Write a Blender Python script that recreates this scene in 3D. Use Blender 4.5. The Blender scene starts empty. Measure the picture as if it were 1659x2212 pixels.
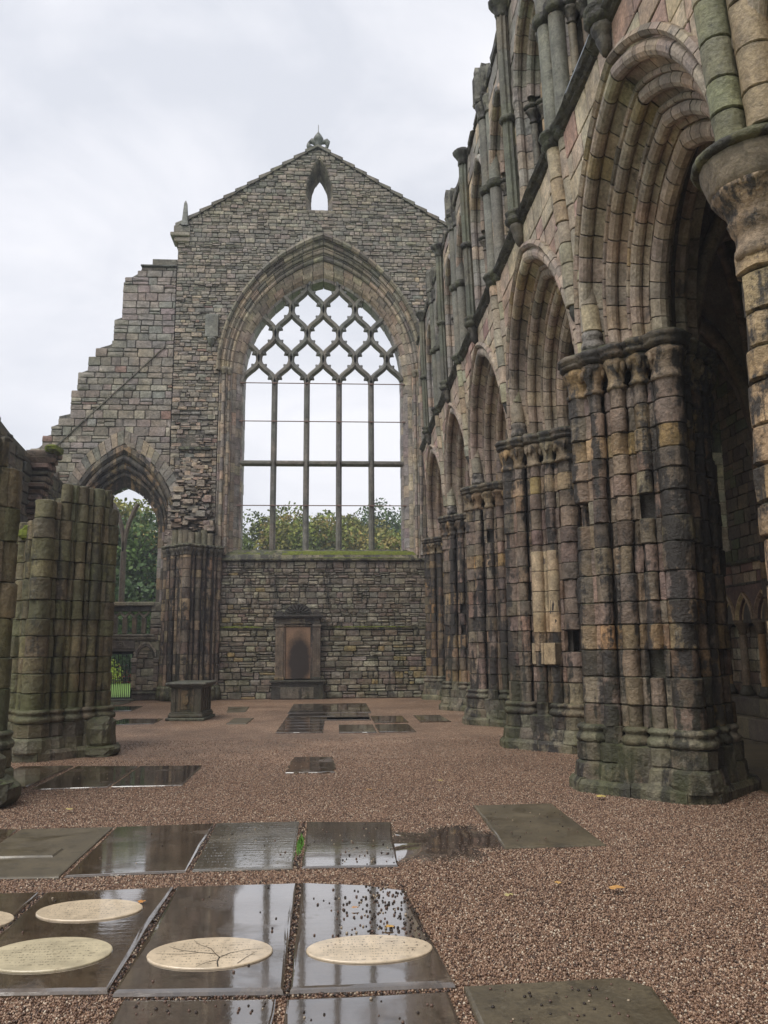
import bpy, math, random
import numpy as np
from mathutils import Vector, Matrix
random.seed(7); RNG=np.random.default_rng(7)
sc=bpy.context.scene; COL=sc.collection
PI=math.pi
# ---------------------------------------------------------------- camera
cam=bpy.data.cameras.new('camera'); co=bpy.data.objects.new('camera',cam); COL.objects.link(co)
fw=Vector((0.0579747,0.9844743,0.1656782)); rt=Vector((0.9983142,-0.0576311,-0.0068848)); up=rt.cross(fw)
co.matrix_world=Matrix(((rt.x,up.x,-fw.x,0),(rt.y,up.y,-fw.y,0),(rt.z,up.z,-fw.z,1.75),(0,0,0,1)))
cam.sensor_fit='HORIZONTAL'; cam.sensor_width=24; cam.lens=24*1750/1659.; cam.clip_end=2000; cam.clip_start=.05
sc.camera=co
sc.view_settings.view_transform='Standard'; sc.view_settings.look='None'; sc.view_settings.exposure=0.55; sc.view_settings.gamma=1
# ---------------------------------------------------------------- sky and sun
W=bpy.data.worlds.new('World'); sc.world=W; W.use_nodes=True
nt=W.node_tree; nt.nodes.clear()
def nd(nt,t,**k):
    n=nt.nodes.new(t)
    for a,b in k.items():
        if a.startswith('i_'):
            key=a[2:].replace('_',' ')
            n.inputs[int(key) if key.isdigit() else key].default_value=b
        else: setattr(n,a,b)
    return n
sky=nd(nt,'ShaderNodeTexSky',sky_type='NISHITA',sun_disc=False,sun_elevation=math.radians(50),sun_rotation=math.radians(-60))
bg1=nd(nt,'ShaderNodeBackground',i_Strength=.05); nt.links.new(sky.outputs[0],bg1.inputs[0])
tc=nd(nt,'ShaderNodeTexCoord')
mp=nd(nt,'ShaderNodeMapping'); mp.inputs['Scale'].default_value=(1.6,1.6,3.2); nt.links.new(tc.outputs['Generated'],mp.inputs[0])
n1=nd(nt,'ShaderNodeTexNoise',i_Scale=1.9,i_Detail=6.,i_Roughness=.52,i_Distortion=.4); nt.links.new(mp.outputs[0],n1.inputs[0])
cr=nd(nt,'ShaderNodeValToRGB'); e=cr.color_ramp.elements
e[0].position=.36; e[0].color=(.60,.62,.675,1); e[1].position=.62; e[1].color=(.80,.80,.835,1)
nt.links.new(n1.outputs[0],cr.inputs[0])
bg2=nd(nt,'ShaderNodeBackground',i_Strength=.94); nt.links.new(cr.outputs[0],bg2.inputs[0])
mx=nd(nt,'ShaderNodeMixShader',i_0=.92); nt.links.new(bg1.outputs[0],mx.inputs[1]); nt.links.new(bg2.outputs[0],mx.inputs[2])
wo=nd(nt,'ShaderNodeOutputWorld'); nt.links.new(mx.outputs[0],wo.inputs[0])
sl=bpy.data.lights.new('sun','SUN'); sl.energy=1.7; sl.angle=math.radians(40); sl.color=(1,.96,.9)
so=bpy.data.objects.new('sun',sl); COL.objects.link(so); so.location=(-20,-10,40)
so.rotation_euler=Vector((.45,.42,-.95)).to_track_quat('-Z','Y').to_euler()

# ---------------------------------------------------------------- materials
def mat(name):
    m=bpy.data.materials.new(name); m.use_nodes=True; nt=m.node_tree; b=nt.nodes['Principled BSDF']; return m,nt,b
def mth(nt,op,a,b=None,clamp=False):
    n=nd(nt,'ShaderNodeMath',operation=op,use_clamp=clamp)
    for i,x in enumerate((a,b)):
        if x is None: continue
        if isinstance(x,(int,float)): n.inputs[i].default_value=x
        else: nt.links.new(x,n.inputs[i])
    return n.outputs[0]
def noise(nt,vec,scale,detail=4.,rough=.55,dist=0.):
    n=nd(nt,'ShaderNodeTexNoise',i_Scale=scale,i_Detail=detail,i_Roughness=rough,i_Distortion=dist)
    nt.links.new(vec,n.inputs[0]); return n.outputs[0]
def ramp(nt,x,a,b,c=0.,d=1.):
    n=nd(nt,'ShaderNodeMapRange',clamp=True); nt.links.new(x,n.inputs[0])
    for i,v in enumerate((a,b,c,d)): n.inputs[1+i].default_value=v
    return n.outputs[0]
def mix(nt,f,a,b,mode='MIX'):
    n=nd(nt,'ShaderNodeMix',data_type='RGBA',blend_type=mode)
    for i,x in ((0,f),(6,a),(7,b)):
        if isinstance(x,(int,float)): n.inputs[i].default_value=x
        elif isinstance(x,tuple): n.inputs[i].default_value=(*x,1)
        else: nt.links.new(x,n.inputs[i])
    return n.outputs[2]
def scl(nt,vec,s):
    n=nd(nt,'ShaderNodeMapping'); n.inputs['Scale'].default_value=s; nt.links.new(vec,n.inputs[0]); return n.outputs[0]
def stone(name,soot=.45,algae=.3,algz=3.,moss=.6,bump=.6,fine=28.,rough=.62,lichen=.25,amp=1.,spec=.35):
    m,nt,b=mat(name); L=nt.links
    g=nd(nt,'ShaderNodeNewGeometry'); pos=g.outputs['Position']
    at=nd(nt,'ShaderNodeAttribute',attribute_name='Col'); col=at.outputs['Color']
    a=noise(nt,pos,2.3,6.,.6); bb=noise(nt,pos,fine,5.,.65); c2=noise(nt,pos,7.,5.,.6,.6)
    v=mth(nt,'MULTIPLY',ramp(nt,a,.32,.68,1-.34*amp,1+.28*amp),ramp(nt,bb,.3,.7,.70,1.30))
    v=mth(nt,'MULTIPLY',v,ramp(nt,c2,.32,.68,.72,1.24))
    col=mix(nt,1.,col,v,'MULTIPLY')
    # warm / cool drift
    hue=noise(nt,pos,1.1,3.); col=mix(nt,ramp(nt,hue,.42,.62,0,.35),col,mix(nt,1.,col,(1.16,.98,.78),'MULTIPLY'))
    # soot and wet streaks
    s1=noise(nt,scl(nt,pos,(3.4,3.4,.36)),1.,6.,.62,.3); s2=noise(nt,pos,5.,6.,.7)
    sm=mth(nt,'ADD',mth(nt,'MULTIPLY',s1,.62),mth(nt,'MULTIPLY',s2,.38))
    thr=.635-.20*soot
    sf=ramp(nt,sm,thr,thr+.055,0,min(.95,.45+soot*.7))
    col=mix(nt,sf,col,(.034,.030,.027))
    # pale lichen spots
    if lichen:
        l1=noise(nt,pos,13.,4.,.7); l2=noise(nt,pos,1.7,3.)
        lf=mth(nt,'MULTIPLY',ramp(nt,l1,.60,.68),ramp(nt,l2,.45,.6,0,lichen))
        col=mix(nt,lf,col,(.36,.36,.31))
    sep=nd(nt,'ShaderNodeSeparateXYZ'); L.new(pos,sep.inputs[0]); z=sep.outputs[2]
    sn=nd(nt,'ShaderNodeSeparateXYZ'); L.new(g.outputs['Normal'],sn.inputs[0])
    al=noise(nt,scl(nt,pos,(1.6,1.6,.8)),1.,5.,.65)
    af=mth(nt,'MULTIPLY',ramp(nt,z,algz,algz*.12,0,1),ramp(nt,al,.42,.64,0,algae))
    col=mix(nt,af,col,(.085,.095,.026))
    mo=noise(nt,pos,6.,5.,.7)
    mf=mth(nt,'MULTIPLY',ramp(nt,sn.outputs[2],.45,.85),ramp(nt,mo,.42,.60,0,moss))
    col=mix(nt,mf,col,(.050,.062,.018))
    L.new(col,b.inputs['Base Color'])
    r=ramp(nt,c2,.3,.75,rough-.16,rough+.14); L.new(r,b.inputs['Roughness'])
    b.inputs['Specular IOR Level'].default_value=spec
    h=mth(nt,'ADD',mth(nt,'MULTIPLY',bb,.7),mth(nt,'MULTIPLY',noise(nt,pos,fine*.34,4.,.6),1.1))
    bp=nd(nt,'ShaderNodeBump',i_Strength=bump,i_Distance=.035); L.new(h,bp.inputs['Height']); L.new(bp.outputs[0],b.inputs['Normal'])
    return m
M={}
M['gable']=stone('rubble_stone',soot=.25,algae=.2,algz=3,moss=.5,fine=16,lichen=.35)
M['lower']=stone('mossy_rubble',soot=.5,algae=.35,algz=5,moss=.8,fine=16,lichen=.8)
M['pier']=stone('weathered_sandstone',soot=.74,algae=.5,algz=1.7,moss=.5,bump=.9,amp=1.2)
M['pale']=stone('pale_ashlar',soot=.12,algae=.15,algz=3,moss=.5,bump=.4,lichen=.1)
M['mould']=stone('moulded_sandstone',soot=.30,algae=.1,moss=.4,bump=.5,lichen=.1)
M['green']=stone('algae_sandstone',soot=.50,algae=.5,algz=6,moss=.9,bump=.8,lichen=.3)
M['dark']=stone('sooty_stone',soot=.8,algae=.2,moss=.9,bump=.6)
M['shaft']=stone('grey_green_shaft_stone',soot=.4,algae=.0,moss=.6,bump=.3,lichen=.2)
M['string']=stone('mossy_string_course',soot=.75,algae=.3,algz=14,moss=1.,bump=1.)
M['aisle']=stone('aisle_stone',soot=.3,algae=.2,algz=3,moss=.2,bump=.5)
M['core']=stone('mortar_core',soot=.5,algae=.3,moss=.3,bump=1.,fine=20)
M['tracery']=stone('tracery_stone',soot=.25,algae=.2,moss=.5,bump=.35,lichen=.1)
M['tomb']=stone('tomb_stone',soot=.62,algae=.25,algz=1.2,moss=.6,bump=.5,lichen=.1,rough=.5)
def simple(name,color,rough=.6,metal=0.,nz=0.,ns=10.,bump=0.):
    m,nt,b=mat(name); b.inputs['Roughness'].default_value=rough; b.inputs['Metallic'].default_value=metal
    g=nd(nt,'ShaderNodeNewGeometry'); n=noise(nt,g.outputs['Position'],ns,5.,.6)
    c=mix(nt,1.,color,ramp(nt,n,.25,.75,1-nz,1+nz),'MULTIPLY'); nt.links.new(c,b.inputs['Base Color'])
    if bump:
        bp=nd(nt,'ShaderNodeBump',i_Strength=bump,i_Distance=.01); nt.links.new(n,bp.inputs['Height']); nt.links.new(bp.outputs[0],b.inputs['Normal'])
    return m
M['iron']=simple('black_iron',(.012,.012,.013),.5,.3,.3)
M['mossmat']=simple('green_moss',(.105,.125,.014),.95,0,.6,14.,1.)
M['lawn']=simple('lawn_grass',(.11,.20,.03),.9,0,.25,3.,.5)
M['lead']=simple('wet_lead',(.25,.27,.29),.3,.6,.2)
M['rod']=simple('rusty_rod',(.20,.13,.11),.6,.3,.3)
# wet slab
def slabmat(name,c0,ripple=.05,rlo=.03,rhi=.36,text=False,seed=0.,film=.42):
    m,nt,b=mat(name); L=nt.links
    g=nd(nt,'ShaderNodeNewGeometry'); pos=g.outputs['Position']
    mpn=nd(nt,'ShaderNodeMapping'); mpn.inputs['Location'].default_value=(seed,seed*.7,0); L.new(pos,mpn.inputs[0]); pos=mpn.outputs[0]
    n=noise(nt,pos,2.2,5.,.6); f=noise(nt,pos,40.,4.,.6); w=noise(nt,pos,1.6,4.,.55,.5)
    col=mix(nt,ramp(nt,n,.3,.7),tuple(x*.7 for x in c0),tuple(x*1.35 for x in c0))
    col=mix(nt,1.,col,ramp(nt,f,.3,.7,.75,1.25),'MULTIPLY'); st_=noise(nt,pos,7.,6.,.7,.5); col=mix(nt,ramp(nt,st_,.54,.62,0,.6),col,tuple(x*.4 for x in c0)); st2=noise(nt,pos,18.,4.,.7); col=mix(nt,ramp(nt,st2,.60,.68,0,.35),col,(.17,.15,.11)); L.new(col,b.inputs['Base Color'])
    wet=ramp(nt,w,film-.1,film+.07)     # standing water film
    r=nd(nt,'ShaderNodeMix',data_type='FLOAT'); L.new(wet,r.inputs[0]); r.inputs[2].default_value=rhi; r.inputs[3].default_value=rlo
    r2=mth(nt,'ADD',r.outputs[0],ramp(nt,f,.35,.75,-.02,.06),True); L.new(r2,b.inputs['Roughness'])
    b.inputs['Specular IOR Level'].default_value=.7
    b.inputs['Coat Weight'].default_value=1.; b.inputs['Coat IOR'].default_value=1.75
    cw=mth(nt,'MULTIPLY',ramp(nt,w,film-.1,film+.07),1.); L.new(cw,b.inputs['Coat Weight']); b.inputs['Coat Roughness'].default_value=.02
    rp=noise(nt,scl(nt,pos,(5,22,5)),1.,4.,.6)
    h=mth(nt,'ADD',mth(nt,'MULTIPLY',f,.25),mth(nt,'MULTIPLY',rp,.6))
    if text:
        wv=nd(nt,'ShaderNodeTexWave',bands_direction='Y',i_Scale=3.2); L.new(pos,wv.inputs[0])
        t=mth(nt,'MULTIPLY',ramp(nt,wv.outputs[1],.62,.75),ramp(nt,noise(nt,scl(nt,pos,(38,4,1)),1.,2.),.5,.56))
        h=mth(nt,'SUBTRACT',h,mth(nt,'MULTIPLY',t,1.3))
    bp=nd(nt,'ShaderNodeBump',i_Strength=ripple*4,i_Distance=.01); L.new(h,bp.inputs['Height']); L.new(bp.outputs[0],b.inputs['Normal'])
    nc=nd(nt,'ShaderNodeBump',i_Strength=ripple*1.2,i_Distance=.01); L.new(h,nc.inputs['Height']); L.new(nc.outputs[0],b.inputs['Coat Normal'])
    return m
M['slab']=[slabmat('wet_slab',(.080,.056,.036),.04,seed=1.3),slabmat('wet_slab_smooth',(.072,.053,.038),.025,.03,.3,seed=6.1,film=.38),
           slabmat('wet_slab_lettered',(.10,.085,.06),.08,.04,.32,text=True,seed=9.4,film=.42),slabmat('dull_slab',(.095,.076,.045),.08,.22,.5,seed=3.3,film=.6)]
def ovalmat(name,seed,c=(.60,.49,.31)):
    m,nt,b=mat(name); L=nt.links
    g=nd(nt,'ShaderNodeNewGeometry'); pos=g.outputs['Position']
    tcn=nd(nt,'ShaderNodeTexCoord'); ob=tcn.outputs['Object']
    n=noise(nt,pos,6.,6.,.65,.4); f=noise(nt,pos,60.,3.)
    col=mix(nt,ramp(nt,n,.35,.68),c,tuple(x*.62 for x in c))
    wv=nd(nt,'ShaderNodeTexWave',bands_direction='Y',i_Scale=8.); L.new(ob,wv.inputs[0])
    t=mth(nt,'MULTIPLY',ramp(nt,wv.outputs[1],.66,.78),ramp(nt,noise(nt,scl(nt,ob,(85,14,1)),1.,2.),.53,.58))
    w2=nd(nt,'ShaderNodeVectorMath',operation='LENGTH'); L.new(scl(nt,ob,(1.,1.55,0.)),w2.inputs[0])
    t=mth(nt,'MULTIPLY',t,ramp(nt,w2.outputs['Value'],.34,.26))
    sp=noise(nt,ob,26.,5.,.75); col=mix(nt,ramp(nt,sp,.58,.66,0,.55),col,(.24,.17,.10)); col=mix(nt,mth(nt,'MULTIPLY',t,.7),col,(.10,.07,.04)); L.new(col,b.inputs['Base Color'])
    b.inputs['Roughness'].default_value=.28; b.inputs['Coat Weight'].default_value=.3; b.inputs['Coat Roughness'].default_value=.05
    h=mth(nt,'SUBTRACT',mth(nt,'MULTIPLY',f,.3),t); bp=nd(nt,'ShaderNodeBump',i_Strength=.3,i_Distance=.004); L.new(h,bp.inputs['Height']); L.new(bp.outputs[0],b.inputs['Normal'])
    return m
M['oval']=[ovalmat('marble_oval',1.,(.74,.60,.42)),ovalmat('marble_oval_green',2.,(.66,.57,.38))]
# gravel
def gravelmat():
    m,nt,b=mat('gravel'); L=nt.links
    g=nd(nt,'ShaderNodeNewGeometry'); pos=g.outputs['Position']
    vo=nd(nt,'ShaderNodeTexVoronoi',i_Scale=62.,i_Randomness=1.); L.new(pos,vo.inputs[0])
    sep=nd(nt,'ShaderNodeSeparateColor'); L.new(vo.outputs['Color'],sep.inputs[0])
    cr=nd(nt,'ShaderNodeValToRGB'); e=cr.color_ramp.elements; cols=[(0,(.07,.040,.026)),(.25,(.16,.090,.058)),(.5,(.265,.157,.10)),(.75,(.34,.215,.14)),(.92,(.42,.30,.21)),(1,(.6,.52,.40))]
    e[0].position=0; e[0].color=(*cols[0][1],1); e[1].position=1; e[1].color=(*cols[-1][1],1)
    for p,c in cols[1:-1]:
        x=e.new(p); x.color=(*c,1)
    L.new(sep.outputs[0],cr.inputs[0])
    big=noise(nt,pos,.5,5.,.65); big2=noise(nt,pos,3.,5.,.6)
    col=mix(nt,1.,cr.outputs[0],ramp(nt,big,.36,.64,.66,1.15),'MULTIPLY'); col=mix(nt,1.,col,ramp(nt,big2,.3,.7,.85,1.15),'MULTIPLY'); col=mix(nt,1.,col,ramp(nt,noise(nt,scl(nt,pos,(26,12,1)),1.,3.,.7),.35,.65,.70,1.28),'MULTIPLY')
    L.new(col,b.inputs['Base Color']); b.inputs['Roughness'].default_value=.42; b.inputs['Specular IOR Level'].default_value=.4
    h=mth(nt,'SUBTRACT',1.,vo.outputs['Distance']); bp=nd(nt,'ShaderNodeBump',i_Strength=.9,i_Distance=.012); L.new(h,bp.inputs['Height']); L.new(bp.outputs[0],b.inputs['Normal'])
    return m
M['gravel']=gravelmat()
def pebmat():
    m,nt,b=mat('pebble'); L=nt.links
    oi=nd(nt,'ShaderNodeObjectInfo'); cr=nd(nt,'ShaderNodeValToRGB'); e=cr.color_ramp.elements
    cols=[(0,(.045,.027,.020)),(.25,(.12,.068,.045)),(.5,(.225,.132,.085)),(.75,(.315,.197,.128)),(.93,(.42,.30,.21)),(1,(.62,.54,.42))]
    e[0].position=0; e[0].color=(*cols[0][1],1); e[1].position=1; e[1].color=(*cols[-1][1],1)
    for p,c in cols[1:-1]:
        x=e.new(p); x.color=(*c,1)
    L.new(oi.outputs['Random'],cr.inputs[0]); L.new(cr.outputs[0],b.inputs['Base Color'])
    b.inputs['Roughness'].default_value=.3; b.inputs['Specular IOR Level'].default_value=.45
    return m
M['pebble']=pebmat()
def attrmat(name,rough=.6,spec=.3,trans=0.):
    m,nt,b=mat(name); at=nd(nt,'ShaderNodeAttribute',attribute_name='Col'); nt.links.new(at.outputs['Color'],b.inputs['Base Color'])
    b.inputs['Roughness'].default_value=rough; b.inputs['Specular IOR Level'].default_value=spec
    return m
M['leaf']=attrmat('foliage',.6,.25); M['loose']=attrmat('loose_pebbles',.35); M['bark']=simple('bark',(.07,.055,.04),.9,0,.4,8.,.6)
def watermat():
    m,nt,b=mat('puddle_water'); b.inputs['Base Color'].default_value=(.075,.052,.038,1); b.inputs['Roughness'].default_value=.02; b.inputs['Coat Weight'].default_value=1.
    b.inputs['Specular IOR Level'].default_value=.6
    g=nd(nt,'ShaderNodeNewGeometry'); n=noise(nt,g.outputs['Position'],9.,3.); bp=nd(nt,'ShaderNodeBump',i_Strength=.04,i_Distance=.01); nt.links.new(n,bp.inputs['Height']); nt.links.new(bp.outputs[0],b.inputs['Normal'])
    return m
M['water']=watermat()

# ---------------------------------------------------------------- mesh helpers
class MB:
    def __init__(s): s.v=[]; s.f=[]; s.c=[]; s.s=[]
    def add(s,vs,fs,col=(.2,.18,.15),smooth=False):
        o=len(s.v); s.v+=[tuple(p) for p in vs]; s.f+=[tuple(i+o for i in f) for f in fs]
        s.c+=[col]*len(vs); s.s+=[smooth]*len(fs); return s
    def merge(s,o):
        k=len(s.v); s.v+=o.v; s.f+=[tuple(i+k for i in f) for f in o.f]; s.c+=o.c; s.s+=o.s; return s
ORG={}
def world_org(o): return ORG.get(o.name,Vector((0,0,0)))
def obj(name,mb,m,parent=None,kind=None,label=None,origin=None):
    if not mb.v: return None
    a=np.array(mb.v,dtype=np.float32)
    o0=Vector(origin) if origin else Vector(((a[:,0].min()+a[:,0].max())/2,(a[:,1].min()+a[:,1].max())/2,a[:,2].min()))
    a-=np.array(o0,dtype=np.float32)
    me=bpy.data.meshes.new(name); me.from_pydata(a.tolist(),[],mb.f)
    ca=me.color_attributes.new('Col','FLOAT_COLOR','POINT')
    c=np.ones((len(mb.c),4),dtype=np.float32); c[:,:3]=np.array(mb.c,dtype=np.float32); ca.data.foreach_set('color',c.ravel())
    me.polygons.foreach_set('use_smooth',mb.s)
    me.materials.append(m); me.update()
    o=bpy.data.objects.new(name,me); COL.objects.link(o)
    if parent is not None:
        o.parent=parent; o.location=o0-world_org(parent)
    else: o.location=o0
    ORG[o.name]=o0
    if kind: o['kind']=kind
    if label: o['label']=label
    return o
def thing(name,label,cat,loc,group=None):
    o=bpy.data.objects.new(name,None); COL.objects.link(o); o.location=loc; o.empty_display_size=.3
    o['label']=label; o['category']=cat; ORG[o.name]=Vector(loc)
    if group: o['group']=group
    return o
def tag(o,label,cat,group=None):
    o['label']=label; o['category']=cat
    if group: o['group']=group
    return o
def emit(name,items,m,parent,limit=290,rest=None):
    """items: list of (size, MB). largest become objects, the rest one joined part."""
    items.sort(key=lambda t:-t[0])
    for _,b in items[:limit]: obj(name,b,m,parent)
    r=MB()
    for _,b in items[limit:]: r.merge(b)
    if r.v: obj(rest or name+'_remainder',r,m,parent,kind='stuff')
R=random.random
def U(a,b): return a+(b-a)*random.random()
WARM=(1.04,1.0,.93)
def calm(p,t=.4):
    m=[sum(c[i] for c in p)/len(p) for i in (0,1,2)]; return [tuple(c[i]*(1-t)+m[i]*t for i in (0,1,2)) for c in p]
def pick(pal,j=.12):
    c=random.choice(pal); k=1+U(-j,j)*.9
    return tuple(max(.01,x*w*k*(1+U(-j,j)*.35)) for x,w in zip(c,WARM))
def box(mb,x0,x1,y0,y1,z0,z1,col,bev=0.):
    if bev<=0:
        v=[(x,y,z) for z in (z0,z1) for x,y in ((x0,y0),(x1,y0),(x1,y1),(x0,y1))]
        return mb.add(v,[(3,2,1,0),(4,5,6,7),(0,1,5,4),(1,2,6,5),(2,3,7,6),(3,0,4,7)],col)
    b=bev; v=[]; 
    for z,i in ((z0,b),(z0+b,0),(z1-b,0),(z1,b)):
        v+=[(x0+i,y0+i,z),(x1-i,y0+i,z),(x1-i,y1-i,z),(x0+i,y1-i,z)]
    f=[(3,2,1,0),(12,13,14,15)]
    for k in range(3):
        for j in range(4): f.append((k*4+j,k*4+(j+1)%4,k*4+4+(j+1)%4,k*4+4+j))
    return mb.add(v,f,col)
def frame_box(mb,P,u0,u1,v0,v1,w0,w1,col,bev=.0):
    """box in mapped coordinates P(u,v,w)"""
    t=MB(); box(t,u0,u1,w0,w1,v0,v1,col,bev); mb.add([P(x,z,y) for x,y,z in t.v],t.f,col)
def block(P,u0,u1,v0,v1,w,depth,col,bev=.02,jit=.008,bulge=0.):
    """one stone; face at w, going back by depth; P(u,v,w)"""
    mb=MB(); b=min(bev,(u1-u0)*.3,(v1-v0)*.3)
    def j(): return U(-jit,jit)
    o=[(u0+b*1.2+j(),v0+j()),(u1-b*1.2+j(),v0+j()),(u1+j(),v0+b*1.2),(u1+j(),v1-b*1.2),(u1-b*1.2+j(),v1+j()),(u0+b*1.2+j(),v1+j()),(u0+j(),v1-b*1.2),(u0+j(),v0+b*1.2)]
    cu,cv=(u0+u1)/2,(v0+v1)/2
    i=[(cu+(a-cu)*(1-b/(u1-u0)*1.8),cv+(c-cv)*(1-b/(v1-v0)*1.8)) for a,c in o]
    vs=[P(a,c,w-depth) for a,c in o]+[P(a,c,w-b*.9+j()*.4) for a,c in o]+[P(a,c,w+j()*.8) for a,c in i]+[P(cu+j()*2,cv+j()*2,w+bulge+j())]
    f=[]
    for k in range(8):
        q=(k+1)%8; f+=[(k,q,8+q,8+k),(8+k,8+q,16+q,16+k),(16+k,16+q,24)]
    mb.add(vs,f,col,False)
    dk=tuple(q*.5 for q in col)
    for k in range(8): mb.c[k]=dk; mb.c[8+k]=dk
    return mb
def scan(polys,z):
    xs=[]
    for p in polys:
        for i in range(len(p)):
            (x0,z0),(x1,z1)=p[i],p[(i+1)%len(p)]
            if (z0>z)!=(z1>z): xs.append(x0+(z-z0)/(z1-z0)*(x1-x0))
    xs.sort(); return [(xs[i],xs[i+1]) for i in range(0,len(xs)-1,2)]
def masonry(P,polys,zlo,zhi,hr,wr,pal,proud=.0,depth=.12,dj=.02,split=0.,bev=.018,gap=.012,jit=.008,steps=None):
    out=[]; z=zlo
    while z<zhi-.02:
        h=U(*hr) if not callable(hr) else U(*hr(z))
        if z+h>zhi-hr[0]*.5 if not callable(hr) else z+h>zhi-.05: h=zhi-z
        for a,b in scan(polys,z+h/2):
            u=a
            while u<b-.01:
                w=U(*wr) if not callable(wr) else U(*wr(u,z))
                if u+w>b-(.08 if b-a>.2 else 0): w=b-u
                cuts=[(z,z+h)]
                if R()<split: t=U(.35,.65)*h; cuts=[(z,z+t),(z+t,z+h)]
                for c0,c1 in cuts:
                    D=dj(u+w/2,z) if callable(dj) else dj
                    pl=pal(u+w/2,z) if callable(pal) else pal
                    g=gap/2
                    if w-2*g>.03 and c1-c0-2*g>.02:
                        out.append((w*(c1-c0),block(P,u+g,u+w-g,c0+g,c1-g,proud+U(-1,1)*D,depth,pick(pl),bev,jit,U(0,.012))))
                u+=w
        z+=h
    return out
def core(P,polys,zlo,zhi,w0,w1,col=(.13,.12,.10),dz=.12,inset=.01):
    mb=MB(); n=max(1,int(round((zhi-zlo)/dz))); d=(zhi-zlo)/n
    for i in range(n):
        z0=zlo+i*d; z1=z0+d
        A=scan(polys,z0+1e-3); B=scan(polys,z1-1e-3)
        if len(A)!=len(B): A=B=scan(polys,(z0+z1)/2)
        for (a0,a1),(b0,b1) in zip(A,B):
            lo0,hi0,lo1,hi1=a0+inset,a1-inset,b0+inset,b1-inset
            if hi0<=lo0: hi0=lo0+.01
            if hi1<=lo1: hi1=lo1+.01
            v=[P(lo0,z0,w0),P(hi0,z0,w0),P(hi0,z0,w1),P(lo0,z0,w1),P(lo1,z1,w0),P(hi1,z1,w0),P(hi1,z1,w1),P(lo1,z1,w1)]
            mb.add(v,[(3,2,1,0),(4,5,6,7),(0,1,5,4),(1,2,6,5),(2,3,7,6),(3,0,4,7)],col)
    return mb
def rect(a,b,c,d): return [(a,c),(b,c),(b,d),(a,d)]
def arc(yc,zs,a,h,s,side):
    Rr=(a*a+h*h)/(2*a); c=Rr-a; tm=math.acos(max(-1,min(1,c/Rr))); t=s*tm
    return yc+side*(Rr*math.cos(t)-c), zs+Rr*math.sin(t)
def arch_poly(yc,zs,a,h,zb,n=14):
    p=[(yc-a,zb)]+[arc(yc,zs,a,h,i/n,-1) for i in range(n+1)]+[arc(yc,zs,a,h,1-i/n,1) for i in range(1,n+1)]+[(yc+a,zb)]
    return p
def voussoir(P,prof,yc,zs,A,H,hr,s0,s1,side,col,sub=2,cj=.004):
    """prof: list of (r inwards, d depth).  stone between arc parameters s0..s1"""
    mb=MB(); n=len(prof); vs=[]; jr,jd=U(-cj,cj),U(-cj,cj); e=.045*(s1-s0)
    rings=[(s0+.0015,.006),(s0+e,0)]+[(s0+(s1-s0)*(i+1)/(sub+1),0) for i in range(sub)]+[(s1-e,0),(s1-.0015,.006)]
    cr=sum(p[0] for p in prof)/n; cd=sum(p[1] for p in prof)/n
    for s,k in rings:
        for r,d in prof:
            rr=r+jr-k*.3; dd=d+jd+k
            u,v=arc(yc,zs,A-rr,H-rr*hr,s,side); vs.append(P(u,v,-dd))
    f=[]
    for i in range(len(rings)-1):
        for j in range(n-1): f.append((i*n+j,i*n+j+1,(i+1)*n+j+1,(i+1)*n+j))
    mb.add(vs,f,col,False)
    dk=tuple(q*.35 for q in col)
    for k in list(range(n))+list(range(len(vs)-n,len(vs))): mb.c[k]=dk
    return mb
def jamb(P,prof,yc,A,z0,z1,side,col,cj=.004):
    mb=MB(); n=len(prof); vs=[]; jr,jd=U(-cj,cj),U(-cj,cj)
    for z,k in ((z0+.002,.006),(z0+.012,0),(z1-.012,0),(z1-.002,.006)):
        for r,d in prof: vs.append(P(yc+side*(A-r-jr+k*.3),z,-(d+jd+k)))
    f=[(i*n+j,i*n+j+1,(i+1)*n+j+1,(i+1)*n+j) for i in range(3) for j in range(n-1)]
    mb.add(vs,f,col,False)
    dk=tuple(q*.35 for q in col)
    for k in list(range(n))+list(range(len(vs)-n,len(vs))): mb.c[k]=dk
    return mb
def roll(r,d,rad,a0,a1,n=6):
    return [(r+rad*math.cos(math.radians(a0+(a1-a0)*i/n)),d+rad*math.sin(math.radians(a0+(a1-a0)*i/n))) for i in range(n+1)]
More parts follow.
